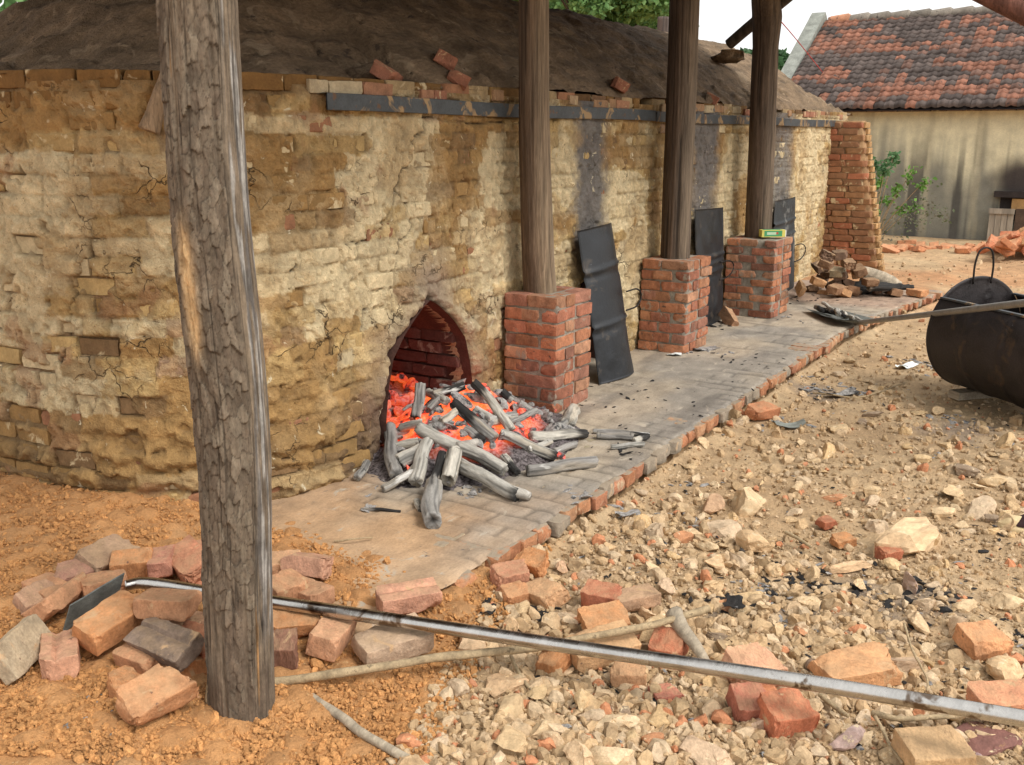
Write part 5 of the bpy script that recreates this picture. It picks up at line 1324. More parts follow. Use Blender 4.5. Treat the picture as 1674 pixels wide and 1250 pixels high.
# far heap of bricks before the house
FG = 'orange bricks piled before the tiled house'
for k in range(58):
    u = RNG.random() ** .8; px = 1608 + 95 * u; py = 424 - 26 * RNG.random() * (.35 + .65 * u) - 6
    base = onz(px, 428, .08); zz = .12 + max(0, (424 - py)) * .010
    NB[0] += 1; o = obj('loose_brick', lbrick('half' if k % 3 else 'whole', NB[0])); q = base + np.array([RNG.uniform(-.2, .9), 0, 0])
    o.location = (q[0], q[1], zz + .05 * RNG.random()); o.rotation_euler = tuple(RNG.uniform(-.7, .7, 2)) + (RNG.uniform(0, 6),); o.scale = (1.15, 1.15, 1.15)
    c = random.choice([(.52, .22, .11), (.56, .26, .14), (.50, .19, .10), (.54, .30, .15)]); o.color = (*c, 1)
    tag(o, 'orange brick in the pile before the tiled house', 'brick', FG)
BANK = []
for k, (px, py) in enumerate(((1447, 404), (1465, 403), (1482, 399), (1490, 404), (1505, 403), (1572, 411), (1568, 404), (1590, 408), (1455, 407), (1473, 406), (1498, 407), (1515, 405), (1528, 403), (1540, 405), (1552, 403), (1583, 403), (1600, 406), (1610, 401))):
    p = onz(px, py + 4, .12); NB[0] += 1; o = obj('loose_brick', lbrick('half' if k % 2 else 'whole', NB[0])); o.location = (p[0], p[1], .14 + .04 * (k in (2, 5))); o.rotation_euler = (RNG.uniform(-.4, .4), RNG.uniform(-.4, .4), RNG.uniform(0, 6)); o.scale = (1.15, 1.15, 1.2)
    o.color = (.55, .25, .13, 1); BANK.append((px, o))

ON = ['leftmost', 'second', 'third', 'fourth', 'fifth', 'sixth', 'seventh', 'eighth', 'ninth', 'tenth', 'eleventh', 'twelfth', 'thirteenth', 'fourteenth', 'fifteenth', 'sixteenth', 'seventeenth', 'eighteenth']
for k, (px, o) in enumerate(sorted(BANK, key=lambda t: t[0])):
    tag(o, ('leftmost orange brick on the rubble bank before the house wall' if k == 0 else '%s orange brick from the left on the rubble bank before the house' % ON[k]), 'brick', 'bricks on the rubble bank')
# ================================================================== STONES AND EARTH CLODS
ST = [mesh('stone_%d' % k, *rock_geo(1000 + k, 3, .75 if k % 3 else .5, 10, .09), M['stone'], None, False) for k in range(16)]
SCOL = [(.61, .445, .265), (.58, .41, .225), (.64, .48, .30), (.54, .385, .22), (.53, .395, .26), (.58, .395, .205)]
GCOL = [(.48, .34, .20), (.50, .365, .225), (.44, .305, .17), (.52, .39, .25), (.46, .315, .175), (.40, .28, .16)]
taken = []
for o in list(COL.objects):
    if o.name.startswith('loose_brick') and o.location.x < 7: taken.append((o.location.x, o.location.y, .11))
def stone(px, py, wpx, label, yaw=0, flat=1.0, tilt=0, col=None, k=0, group='larger stones in the yard', depth=1.0):
    p = onz(px, py, .02); d = proj(p)[2]; r = wpx * .5 * d / F
    o = obj('stone', ST[k % 16]); o.location = (p[0], p[1], G(p[0], p[1]) + r * .30 * flat + .008); o.scale = (r, r * depth, r * flat)
    o.rotation_euler = (tilt, RNG.uniform(-.15, .15), yaw); c_ = col or random.choice(SCOL); c_ = (c_[0] * 1.08, min(c_[1] * 1.04, c_[0] * .765), max(c_[2], c_[0] * .42)); o.color = (*c_, 1)
    taken.append((p[0], p[1], r * .9)); tag(o, label, 'stone', group)
_a, _b = onz(1412, 918), onz(1580, 860)
stone(1495, 890, 190, 'longest pale slab-like stone in the yard', math.atan2(_b[1] - _a[1], _b[0] - _a[0]), .5, 0, (.55, .44, .25), 1, depth=.42)
_a, _b = onz(1350, 928), onz(1440, 914)
stone(1395, 922, 96, 'flat tan stone end to end with the long pale one', math.atan2(_b[1] - _a[1], _b[0] - _a[0]), .4, 0, (.56, .39, .20), 4, depth=.4)
stone(1562, 1030, 52, 'upright pale stone slab left of the orange brick cube', .4, 1.5, .5, (.52, .42, .25), 7, depth=.5)
stone(1490, 960, 66, 'grey-green stone among the charcoal', .3, .9, 0, (.44, .38, .26), 8)
stone(1330, 940, 38, 'blocky pale stone beside the charcoal', 0, 1.1, 0, (.52, .41, .23), 2)
stone(1165, 826, 60, 'brown boulder nearest the paving in the middle yard', .2, 1.0, 0, (.42, .28, .15), 5)
stone(1405, 955, 42, 'round pale stone between charcoal patches', 0, .9, 0, None, 6)
stone(1500, 1020, 58, 'triangular pale stone leaning near the upright slab', .6, 1.1, .3, (.53, .42, .24), 9)
stone(1465, 1085, 90, 'thin grey-tan slab behind the large cracked brick', -.9, .5, .3, (.42, .33, .21), 10, depth=.5)
stone(1640, 1100, 62, 'tan wedge stone below the orange brick cube', -.5, .8, 0, None, 11)
stone(1590, 1105, 60, 'broad pale stone behind the rake near the right edge', .4, .7, 0, None, 3)
stone(840, 1215, 95, 'cracked greenish-yellow stone at the lower edge', .2, .65, 0, (.51, .42, .22), 12)
stone(905, 1218, 60, 'smaller greenish stone touching the cracked one', 1.2, .7, 0, (.50, .42, .23), 13)
stone(950, 1245, 60, 'pale square stone cut by the lower edge', .1, 1.1, 0, (.56, .45, .26), 14)
stone(830, 1120, 75, 'sandy half-buried stone below the branch', .5, .6, 0, (.46, .32, .17), 15)
stone(880, 1130, 60, 'sandy boulder right below the branch', .1, .7, 0, (.49, .37, .20), 0)
stone(780, 1058, 78, 'flat cream stone under the rake shaft', .3, .7, 0, (.55, .44, .26), 1)
stone(855, 995, 60, 'layered yellow stone right of the charcoal flake', .3, .55, 0, (.51, .41, .22), 4)
stone(840, 1028, 44, 'small buff stone over the rake shaft', .8, .8, 0, None, 2)
stone(1090, 965, 62, 'pale boulder behind the driftwood stump', .2, 1.1, 0, (.54, .44, .27), 6)
stone(1060, 1005, 58, 'flattish pale stone behind the branch tip', 1.0, .6, 0, None, 8)
stone(1065, 1035, 75, 'round buff stone right of the worn orange brick', .1, .9, 0, (.52, .40, .22), 5)
stone(1170, 918, 58, 'tan stone above the charcoal patch', .3, .8, 0, None, 9)
stone(1160, 955, 56, 'broad tan stone left of the charcoal patch', -.2, .7, 0, (.50, .36, .20), 3)
stone(1270, 930, 52, 'tan stone left of the charcoal', .3, .8, 0, None, 7)
stone(1230, 890, 55, 'rounded tan stone in the middle yard', .9, .9, 0, None, 11)
stone(1250, 1180, 60, 'pale stone slab under the red bricks', .2, .6, 0, (.54, .45, .28), 10)
stone(1385, 1210, 75, 'grey stone in front of the rake shaft', -.6, .8, 0, (.44, .39, .29), 13)
stone(1160, 1235, 95, 'broad flat stone at the lower edge of the yard', .1, .45, 0, (.50, .42, .25), 14)
stone(1650, 862, 42, 'pale boulder touching the shoe', .2, 1.0, 0, (.54, .42, .24), 2)
stone(1560, 805, 60, 'flat pale stone up the slope from the shoe', -.2, .55, 0, (.55, .43, .24), 12)
stone(1620, 1210, 120, 'broad maroon-brown stone in the lower right corner', .3, .4, 0, (.19, .095, .07), 15, depth=.9)
stone(1600, 1240, 40, 'grey shard in the lower right corner', .3, .6, 0, (.40, .36, .3), 5)
stone(1330, 1090, 38, 'dark grey-brown stone beside the large cracked brick', .3, 1.2, 0, (.24, .17, .12), 7)
stone(918, 928, 42, 'round pinkish stone beside the paving corner', .3, 1.0, 0, (.50, .33, .20), 6)
# the many smaller stones of the yard, one object each
def zone(x, y):
    px, py, d = proj((x, y, 0))
    if py < 520: return 'far'
    if px < 760: return 'earth'
    if py < 700: return 'back'
    if py < 900: return 'mid'
    return 'front' if px < 1250 else 'frontr'
ZL = {'far': ('small stone on the rubble ground before the house', 'stones before the house'), 'earth': ('pale stone lying in the loose orange earth', 'stones in the orange earth'),
      'back': ('small stone between the paving and the drum', 'stones near the drum'), 'mid': ('broken tan stone in the middle of the yard', 'stones in the middle yard'),
      'front': ('broken yellow stone in the rubble around the rake shaft', 'stones in the near rubble'), 'frontr': ('broken pale stone in the rubble right of the charcoal', 'stones in the right-hand rubble')}
ns = 0; tries = 0; YARD = []
while ns < 264 and tries < 9000:
    tries += 1
    px = 700 + 1010 * RNG.random() ** .75; py = 470 + 790 * RNG.random() ** .62
    p = onz(px, py); x, y = p[0], p[1]
    if y > edge_y(x) - .06 and x > 2.5: continue
    if float(soil_side(np.array(x), np.array(y))) > -.03 and RNG.random() > .12: continue
    d = proj(p)[2]; wpx = np.clip(RNG.lognormal(3.58, .42), 18, 95) * np.clip(py / 1000, .5, 1.1)
    r = wpx * .5 * d / F
    if any((x - a) ** 2 + (y - b) ** 2 < ((r + c) * .62) ** 2 for a, b, c in taken): continue
    if -.45 < (x - fa[0]) * ad_[0] + (y - fa[1]) * ad_[1] < 1.1 and abs(-(x - fa[0]) * ad_[1] + (y - fa[1]) * ad_[0]) < .38: continue
    taken.append((x, y, r)); ns += 1
    o = obj('stone', ST[RNG.integers(16)]); fl = RNG.uniform(.5, 1.0); o.location = (x, y, G(x, y) + r * .20 * fl + .004); o.scale = (r, r * RNG.uniform(.7, 1.1), r * fl)
    o.rotation_euler = (RNG.uniform(-.3, .3), RNG.uniform(-.3, .3), RNG.uniform(0, 6.3))
    c = SCOL[RNG.integers(6)] if RNG.random() > .10 else ((.50, .24, .12), (.30, .22, .15))[RNG.integers(2)]; f_ = RNG.uniform(.88, 1.08); o.color = (*(v * f_ for v in c), 1)
    YARD.append((o, x, y, r, fl, c))
LM = [('the steel drum', 7.1, .55), ('the shoe', *onz(1650, 860)[:2]), ('the long pale slab', *onz(1495, 890)[:2]), ('the driftwood stump', *onz(1135, 1045)[:2]), ('the paving corner', *onz(840, 940)[:2]), ('the red and brown brick pair', *onz(1015, 985)[:2]),
      ('the large cracked orange brick', *onz(1407, 1095)[:2]), ('the two red bricks', *onz(1260, 1155)[:2]), ('the orange brick cube', *onz(1610, 1045)[:2]), ('the sandy brick at the lower edge', *onz(1525, 1230)[:2]), ('the worn orange brick under the branch', *onz(980, 1060)[:2]),
      ('the charcoal patch', *onz(1195, 985)[:2]), ('the brown boulder', *onz(1165, 826)[:2]), ('the half brick at the paving edge', *onz(1245, 672)[:2]), ('the white paper scrap', *onz(1481, 601)[:2]), ('the curled bark scrap', *onz(1290, 698)[:2]), ('the cracked greenish stone', *onz(840, 1215)[:2]),
      ('the forked dry root', *onz(890, 1145)[:2]), ('the maroon corner stone', *onz(1620, 1210)[:2]), ('the grey-green stone', *onz(1490, 960)[:2]), ('the single brick on the paving corner', *onz(1500, 480)[:2]), ('the broad flat stone at the lower edge', *onz(1160, 1235)[:2]), ('the upright slab', *onz(1562, 1030)[:2]),
      ('the flat pale stone up the slope', *onz(1560, 805)[:2]), ('the tiny red chip', *onz(1352, 853)[:2]), ('the rounded tan stone', *onz(1230, 890)[:2])]
by = {}
for rec in YARD:
    o, x, y, r, fl, c = rec; q = min(LM, key=lambda l: math.hypot(l[1] - x, l[2] - y)); by.setdefault(q[0], []).append((math.hypot(q[1] - x, q[2] - y), rec))
ORD = ['nearest', 'second nearest', 'third nearest', 'fourth nearest', 'fifth nearest', 'sixth nearest', 'seventh nearest', 'eighth nearest', 'ninth nearest', 'tenth nearest', 'eleventh nearest', 'twelfth nearest'] + ['outlying'] * 60
for nm, recs in by.items():
    recs.sort(key=lambda t: t[0])
    for k, (dd, (o, x, y, r, fl, c)) in enumerate(recs):
        sz = 'small' if r < .03 else 'fist-sized' if r < .055 else 'large'; hue = 'reddish' if c[1] < c[0] * .55 else 'grey-brown' if c[0] < .4 else 'pale' if c[0] > .54 else 'tan' if c[2] < .19 else 'buff'
        tag(o, '%s %s %s stone, %s to %s' % (sz, 'flat' if fl < .78 else 'blocky', hue, ORD[k], nm) if k < 12 else '%s %s outlying stone around %s' % (sz, hue, nm), 'stone', 'stones around ' + nm)
# gravel and crumbs
gv = Acc(); cl_ = Acc(); I1 = [rock_geo(2000 + k, 1, .7, 4, .08) for k in range(12)]; I2 = [rock_geo(2100 + k, 2, .85, 7, .22) for k in range(10)]
def rmats(n):
    q = RNG.normal(size=(n, 4)); q /= np.linalg.norm(q, axis=1, keepdims=True); w, x, y, z = q.T
    return np.stack([1 - 2 * (y * y + z * z), 2 * (x * y - z * w), 2 * (x * z + y * w), 2 * (x * y + z * w), 1 - 2 * (x * x + z * z), 2 * (y * z - x * w), 2 * (x * z - y * w), 2 * (y * z + x * w), 1 - 2 * (x * x + y * y)], -1).reshape(n, 3, 3)
def onzv(px, py, z=0.0):
    d = _fw * F + _rt * (px - W / 2)[:, None] - _up * (py - H / 2)[:, None]
    return _C + d * ((z - CZ) / d[:, 2])[:, None]
def strew(acc, geos, P, r, cols, lift, sink=.28):
    Rm = rmats(len(P)); k = RNG.integers(len(geos), size=len(P)); z = gsmooth(P[:, 0], P[:, 1]) + lift
    for i in range(len(geos)):
        m = k == i; V, Fc = geos[i]; m_ = int(m.sum())
        if not m_: continue
        VV = np.einsum('nij,vj->nvi', Rm[m], V) * r[m][:, None, None] + np.stack([P[m, 0], P[m, 1], z[m] + r[m] * sink], -1)[:, None]
        FF = Fc[None] + (np.arange(m_) * len(V))[:, None, None]
        acc.add(VV.reshape(-1, 3), FF.reshape(-1, 3), np.repeat(cols[m], len(V), 0))
m = 100000; P = onzv(np.where(RNG.random(m) < .72, RNG.uniform(600, 1720, m), RNG.uniform(1720, 2700, m)), 410 + 850 * RNG.random(m) ** .8)
x, y = P[:, 0], P[:, 1]
ok = (x < 19) & ~((y > edge_y(x) - .02) & (x > 2.6) & (x < 11.5)) & ~((x >= 11.5) & (y > 3.0)) & (soil_side(x, y) < .05)
Pa = P[ok]; P = Pa[:19000]; m = len(P)
r = np.minimum(RNG.lognormal(-5.05, .48, m), .022) * (1 + .10 * np.maximum(0, P[:, 0] - 4))
cols = np.array(GCOL)[RNG.integers(6, size=m)] * RNG.uniform(.8, 1.08, m)[:, None]; cols[RNG.random(m) < .05] = (.46, .21, .11)
strew(gv, I1, P, r, cols, .003)
P = Pa[19000:28500]; m = len(P); clump = fbm(v2(P[:, 0] * 1.3, P[:, 1] * 1.3), 3, 300); r = np.clip(RNG.lognormal(-4.12 + .6 * clump, .45, m), .006, .042) * (1 + .06 * np.maximum(0, P[:, 0] - 4))
far_ = RNG.random(m) < np.clip(1.3 - .12 * P[:, 0], .25, 1) * (.35 + .65 * sstep(-.3, .15, clump))
P, r = P[far_], r[far_]; m = len(P); cols = np.array(GCOL)[RNG.integers(6, size=m)] * RNG.uniform(.85, 1.15, m)[:, None]; cols[RNG.random(m) < .06] = (.50, .22, .11)
strew(gv, I2, P, r, cols, .004, .12)
tag(obj('gravel', gv.mesh('gravel', M['gravel'], False)), 'tan gravel and stone crumbs covering the yard', 'gravel', None, 'stuff')
m = 70000; P = onzv(RNG.uniform(-60, 900, m), 770 + 500 * RNG.random(m), .05); x, y = P[:, 0], P[:, 1]
ok = (soil_side(x, y) > -.06) & ~((apron_cover(x, y) < .04) & (y > edge_y(x)) & (x > 2.6)) & (x < 3.3)
P = P[ok][:30000]; m = len(P); big = RNG.random(m) < .10
cols = np.array((.49, .245, .092)) * RNG.uniform(.82, 1.1, m)[:, None]
r = np.where(big, np.clip(RNG.lognormal(-4.45, .3, m), .008, .026), np.minimum(RNG.lognormal(-5.35, .4, m), .012))
strew(cl_, I2, P[big], r[big], cols[big], .004); strew(cl_, I1, P[~big], r[~big], cols[~big], .006)
tag(obj('earth_clods', cl_.mesh('earth_clods', M['clod'], False)), 'crumbly orange clods of loose earth round the post', 'earth', None, 'stuff')

# ================================================================== STICKS, ROOTS, SCRAPS
def stick(pts, r0, r1, label, name='branch', mat=None, n=60, knob=.12, cat='branch', nu=12):
    P = spline([onz(a, b, z) for a, b, z in pts], n); P = P + .004 * np.stack([vn(P * 9 + k, k) for k in range(3)], -1)
    rad = np.linspace(r0, r1, n) * (1 + knob * np.abs(np.sin(np.linspace(0, n * .35, n))) ** 8)
    V, Fc = tube_geo(P, rad, nu); V += .0012 * np.stack([fbm(V * 40 + k, 2, k) for k in range(3)], -1)
    return tag(obj(name, mesh(name, V, Fc, mat or M['branch'])), label, cat)
stick([(280, 1128, .06), (345, 1126, .06), (455, 1114, .07), (560, 1100, .085), (700, 1078, .09), (860, 1060, .095), (960, 1042, .11), (1060, 1022, .125), (1158, 994, .13)], .0145, .0115, 'long crooked branch crossing under the rake shaft')
stick([(-30, 1107, .02), (60, 1108, .02), (130, 1105, .02), (190, 1106, .02)], .007, .006, 'thin stick at the left edge below the brick heap')
stick([(502, 1134, .035), (545, 1165, .03), (590, 1195, .025), (640, 1225, .02), (700, 1258, .02)], .014, .013, 'smooth pale stick running off the lower edge', mat=M['old_wood'], knob=.03)
dw = stick([(1102, 1000, .13), (1125, 1040, .09), (1160, 1090, .03)], .030, .014, 'weathered driftwood stump by the tip of the branch', 'driftwood', M['old_wood'], 30, .02, 'driftwood', 16)
stick([(835, 1072, .05), (860, 1115, .03), (890, 1145, .02), (935, 1175, .015)], .006, .004, 'forked dry root below the branch', 'root', cat='root')
stick([(880, 1140, .025), (876, 1155, .02), (872, 1168, .015)], .004, .003, 'short side root beside the forked dry root', 'root', cat='root')
stick([(1005, 1120, .012), (1000, 1140, .012), (970, 1170, .012), (935, 1185, .012), (900, 1200, .012)], .004, .003, 'curling dry root in the tan dirt', 'root', cat='root')
stick([(850, 1246, .015), (900, 1240, .015), (950, 1215, .015), (985, 1190, .015)], .004, .0025, 'wavy thin root at the lower edge', 'root', cat='root')
stick([(1425, 1165, .04), (1470, 1175, .05), (1530, 1172, .05), (1590, 1165, .05)], .009, .006, 'dark twig in front of the rake near the right corner', 'twig', cat='twig')
stick([(1430, 1172, .04), (1450, 1210, .03), (1475, 1248, .03)], .006, .004, 'brown twig running down to the lower edge', 'twig', cat='twig')
stick([(1478, 1020, .10), (1490, 1060, .09), (1512, 1105, .05), (1515, 1130, .03)], .004, .003, 'thin pale twig standing before the grey-tan slab', 'twig', cat='twig')
stick([(1340, 1135, .04), (1370, 1160, .03), (1385, 1170, .03)], .008, .006, 'short thick twig just below the rake shaft', 'twig', cat='twig')
stick([(1285, 870, .03), (1305, 882, .03), (1325, 895, .02)], .008, .006, 'brown stick lying on the stones in the middle yard', 'twig', cat='twig')
stick([(545, 884, .10), (575, 882, .11), (610, 879, .10)], .004, .003, 'dark twig on the earth beside the paving', 'twig', cat='twig')
stick([(1330, 642, .02), (1360, 645, .03), (1410, 648, .03), (1480, 625, .02)], .006, .004, 'burnt twig on the ground between paving and drum', 'twig', cat='twig')
def flake(px, py, z, wpx, mat, label, cat, yaw=0, asp=.6, curl=.3, name='scrap'):
    p = onz(px, py, z); r = wpx * .5 * proj(p)[2] / F
    U, Vv = np.meshgrid(np.linspace(-1, 1, 12), np.linspace(-1, 1, 9), indexing='ij')
    X_ = U * (1 + .15 * vn(v2(Vv * 2 + px, U * 0), 3)); Y_ = Vv * asp * (1 + .2 * vn(v2(U * 2 + py, Vv * 0), 4)); Z_ = curl * .35 * np.abs(U) ** 1.6 + .10 * vn(v2(U * 2 + px, Vv * 2), 5)
    P = np.stack([X_, Y_, Z_], -1).reshape(-1, 3) * r; Q = P - np.array([0, 0, max(.03 * r, .001)])
    f = gridfaces(12, 9); o = obj(name, mesh(name, np.concatenate([P, Q]), np.concatenate([f, f[:, ::-1] + 108]), mat))
    o.location = (p[0], p[1], max(z, G(p[0], p[1])) + .012); o.rotation_euler = (0, 0, yaw); tag(o, label, cat)
flake(1481, 601, 0, 42, M['paper'], 'white crumpled paper scrap on the ground by the drum', 'paper', -.4, .45, .5, 'paper_scrap')
flake(798, 1001, .03, 34, M['charcoal'], 'black flake of charcoal in the earth above the rake shaft', 'charcoal', .4, .6, .3, 'charcoal_flake')
flake(1290, 698, .0, 56, surf('bark_scrap', (.24, .25, .22), .3, 20, 90, .6, .9), 'grey curled bark scrap below the paving edge', 'bark', -.9, .4, .8, 'bark_scrap')
flake(1375, 648, .0, 60, M['bark_scrap'] if 'bark_scrap' in M else M['ash'], 'ash-grey curled scrap between paving and drum', 'bark', -.7, .35, .6, 'bark_scrap')
flake(1200, 990, .03, 44, M['charcoal'], 'largest black charcoal lump right of the driftwood', 'charcoal', .3, .7, .4, 'charcoal_flake')
flake(1025, 843, .01, 40, M['ash'], 'grey ash scrap just off the paving edge', 'ash', -.7, .35, .5, 'ash_scrap')
flake(1104, 579, APZ, 40, M['paper'], 'flat white ash flake at the foot of the middle pillar', 'ash', .2, .5, .2, 'ash_scrap')
flake(1152, 572, APZ, 46, M['ash'], 'pale ash scrap right of the middle pillar foot', 'ash', -.5, .4, .2, 'ash_scrap')
# small box on the farthest pillar
bxp = ony(1262, 384, 2.70); be = empty('small_box', (bxp[0], bxp[1], .80)); tag(be, 'small green and yellow carton lying on the farthest pillar', 'box')
be.rotation_euler = (0, 0, R(-52)); be.location.z = APZ + .71
def bpart(name, size, loc, mat):
    bx = boxgrid((1, 1, 1)); obj(name, mesh(name, bx[0] * np.array(size) + np.array(loc), bx[1], mat, None, False), be)
flatm = lambda n_, c: surf(n_, c, .05, 20, 60, .1, .6)
yl = flatm('carton_yellow', (.62, .56, .14)); gn = flatm('carton_green', (.07, .30, .13)); wt = flatm('carton_white', (.75, .78, .74)); rdm = flatm('carton_red', (.55, .05, .05))
bpart('carton', (.215, .08, .062), (0, 0, .031), yl); bpart('green_panel', (.165, .0812, .050), (-.004, 0, .031), gn); bpart('green_top', (.165, .06, .0008), (-.004, 0, .0626), gn)
bpart('end_flap', (.012, .079, .060), (.109, 0, .031), wt)
bpart('pale_print', (.085, .0004, .024), (-.02, -.0410, .032), flatm('carton_print', (.45, .60, .42))); bpart('red_mark', (.018, .0004, .018), (.032, -.0411, .034), rdm)
# shoe of somebody standing beyond the right edge
so = onz(1655, 868, .0); she = empty('shoe', (so[0] + .0, so[1], G(so[0], so[1]))); tag(she, 'maroon shoe with cream toe and sole stepping in from the right edge', 'shoe')
she.rotation_euler = (0, 0, math.atan2(_rt[1], _rt[0]) + R(-16)); 
def shoe_part(name, mat, z0, z1, wid, x0, x1, top):
    n1, n2 = 40, 28; t = np.linspace(0, 1, n1); ph = np.linspace(0, math.pi, n2)
    T, PH = np.meshgrid(t, ph, indexing='ij')
    xx = x0 + (x1 - x0) * T
    rear = np.sqrt(np.clip(1 - np.clip(1 - (x1 - xx) / .05, 0, 1) ** 2.2, .0004, 1))
    wv = wid * rear * np.sqrt(np.clip(1 - np.clip(1 - (xx - x0) / .10, 0, 1) ** 2.2, 0.0004, 1)) * (1 - .12 * np.sin(math.pi * np.clip((xx - x0) / .27, 0, 1)))
    hv_ = top(xx)
    Y_ = -wv * np.cos(PH); Z_ = z0 + (hv_ - z0) * np.sin(PH) ** .6
    P = np.stack([xx, Y_, Z_], -1).reshape(-1, 3)
    fl = np.stack([xx, Y_, np.full_like(xx, z0)], -1).reshape(-1, 3)
    f = gridfaces(n1, n2); obj(name, mesh(name, np.concatenate([P, fl]), np.concatenate([f[:, ::-1], f + n1 * n2]), mat), she)
shoe_part('sole', M['shoe_sole'], .0, .03,   .050, -.062, .225, lambda x: np.full_like(x, .030))
shoe_part('upper', M['shoe_upper'], .026, .1, .047, -.026, .22, lambda x: .032 + .060 * sstep(-.03, .09, x) + .02 * sstep(.08, .2, x))
shoe_part('toe_cap', M['shoe_sole'], .024, .05, .043, -.060, .03, lambda x: .028 + .034 * sstep(-.065, -.01, x))

# ================================================================== HOUSE WITH TILED ROOF
HXF = 16.2; HY0, HY1 = -3.5, 5.25; EZ = 2.02; RXR, RZ = 18.5, 3.62
hs_ = empty('tiled_house', (17.5, 1.0, 0)); tag(hs_, 'low farmhouse with mossy red tiled roof and streaked cream wall', 'house')
OFF = np.array([17.5, 1.0, 0])
ny_, nz_ = 300, 70
YY, ZZ = np.meshgrid(np.linspace(HY0, HY1, ny_), np.linspace(-.2, EZ, nz_), indexing='ij')
cream = np.array([.70, .64, .44]); c = np.broadcast_to(cream, YY.shape + (3,)).copy()
st = fbm(np.stack([YY * 4.2, ZZ * .16, 0 * YY], -1), 4, 200); st2 = fbm(np.stack([YY * 7, ZZ * .35, 0 * YY], -1), 4, 201); bl = fbm(v2(YY * 1.2, ZZ * 1.2), 4, 202)
damp = sstep(1.55, .5, ZZ + 1.1 * st + .35 * bl)
c = mix(c, np.array([.165, .165, .145]), damp * .88)
c = mix(c, np.array([.46, .41, .28]), sstep(.1, .4, st2) * .5)
c = mix(c, np.array([.075, .072, .065]), sstep(.06, .20, st + .45 * st2) * sstep(2.0, .9, ZZ) * .92)
c = mix(c, np.array([.10, .10, .095]), sstep(.35, .05, ZZ + .15 * bl) * .5)
soot = sstep(.62, .22, np.hypot((YY - 1.35) / 1.0, (ZZ - 1.05) / .75) + .18 * bl)
c = mix(c, np.array([.045, .035, .035]), soot * .95)
V = np.stack([np.full_like(YY, HXF) + .006 * bl, YY, ZZ], -1) - OFF
obj('wall', mesh('wall', V, gridfaces(ny_, nz_), M['house_wall'], c.reshape(-1, 3)), hs_)['label'] = 'cream plaster front with grey rain streaks and soot'
def hbox(name, size, loc, mat, parent=hs_, n=(1, 1, 1), off=OFF):
    bx = boxgrid(n); return obj(name, mesh(name, bx[0] * np.array(size) + np.array(loc) - off, bx[1], mat, None, False), parent)
# gable ends, back wall
for yy in (HY0, HY1 - .10):
    V = np.array([(HXF + .05, yy, -.2), (20.8, yy, -.2), (20.8, yy, EZ), (RXR, yy, RZ - .06), (HXF + .05, yy, EZ)]) - OFF
    obj('gable', mesh('gable', V, np.array([[0, 1, 2], [0, 2, 4], [4, 2, 3]]), M['parapet']), hs_)
hbox('back_wall', (.2, HY1 - HY0, EZ + .2), (20.8, (HY0 + HY1) / 2, EZ / 2 - .1), M['parapet'])
# raised gable parapet
for (xa, za, xb, zb) in ((HXF - .25, EZ - .02, RXR, RZ + .10), (20.9, EZ - .02, RXR, RZ + .10)):
    V = []
    for yq in (HY1 - .22, HY1 + .02):
        V += [(xa, yq, za - .22), (xb, yq, zb - .22), (xb, yq, zb + .06), (xa, yq, za + .06)]
    V = np.array(V) - OFF
    obj('parapet', mesh('parapet', V, np.array([[0, 1, 2, 3], [7, 6, 5, 4], [0, 4, 5, 1], [1, 5, 6, 2], [2, 6, 7, 3], [3, 7, 4, 0]]), M['parapet'], None, False), hs_)
# brick eaves course under the tiles
y = HY0 + .1
while y < HY1 - .3:
    b = obj('eaves_brick', wb_mesh[int(abs(y) * 31) % 10], hs_, tuple(np.array([HXF - .02, y, EZ + .035]) - OFF), (0, 0, math.pi / 2), tuple(np.array((.26, .17, .125)) * random.uniform(.7, 1.2)))
    b.scale = (1.0, 1.0, 1.0); y += .232
# roof: S-shaped clay tiles in courses, each lapping the one below
e0_ = np.array([HXF - .28, EZ + .06]); r0_ = np.array([RXR, RZ]); sl = r0_ - e0_; SLn = np.linalg.norm(sl); sl /= SLn; nrm = np.array([-sl[1], sl[0]])
NR = 21; pitch = SLn / NR; TW = .15
U, Vv = np.meshgrid(np.linspace(-.5, .5, 9), np.array([0.0, .08, 1.0, 1.15]), indexing='ij')
hh = .011 * np.cos(U * 2 * math.pi * 1.0) + .004 * np.cos(U * 4 * math.pi) + np.where(Vv <= .0, .0, .028) + .018 * (1 - Vv)
tx = np.stack([-(Vv * pitch), U * TW, hh], -1)     # local: x down-slope negative handled by the placement
tileF = gridfaces(9, 4)
tile_me = mesh('tile', np.stack([Vv * pitch, U * TW, np.where(Vv == 0, hh - .03, hh)], -1), tileF, M['tile'])
slope = math.atan2(sl[1], sl[0])
far = Acc(); tiles = []
ncol = int((HY1 - .22 - HY0) / TW)
for r_ in range(NR):
    for c_ in range(ncol):
        y = HY1 - .24 - TW * (c_ + .5); q = e0_ + sl * pitch * r_
        p = np.array([q[0], y, q[1]]); px, py, d = proj(p)
        v = float(fbm(np.array([[y * .9, r_ * .5, 0]]), 3, 210)[0]) + RNG.normal(0, .24) - .0 - .02 * (px - 1500) / 100 * -1 * 3
        if v > .20: cc = np.array((.24, .11, .072)) * RNG.uniform(.85, 1.15)
        elif v > .07: cc = np.array((.155, .088, .066)) * RNG.uniform(.8, 1.2)
        else: cc = np.array((.085, .066, .058)) * RNG.uniform(.75, 1.35)
        if 1300 < px < 1690: tiles.append((d, p, cc))
        else: far.add((np.stack([Vv * pitch, U * TW, np.where(Vv == 0, hh - .03, hh)], -1).reshape(-1, 3)) @ eul(0, -slope, 0).T + p - OFF, tileF, cc)
tiles.sort(key=lambda t: t[0])
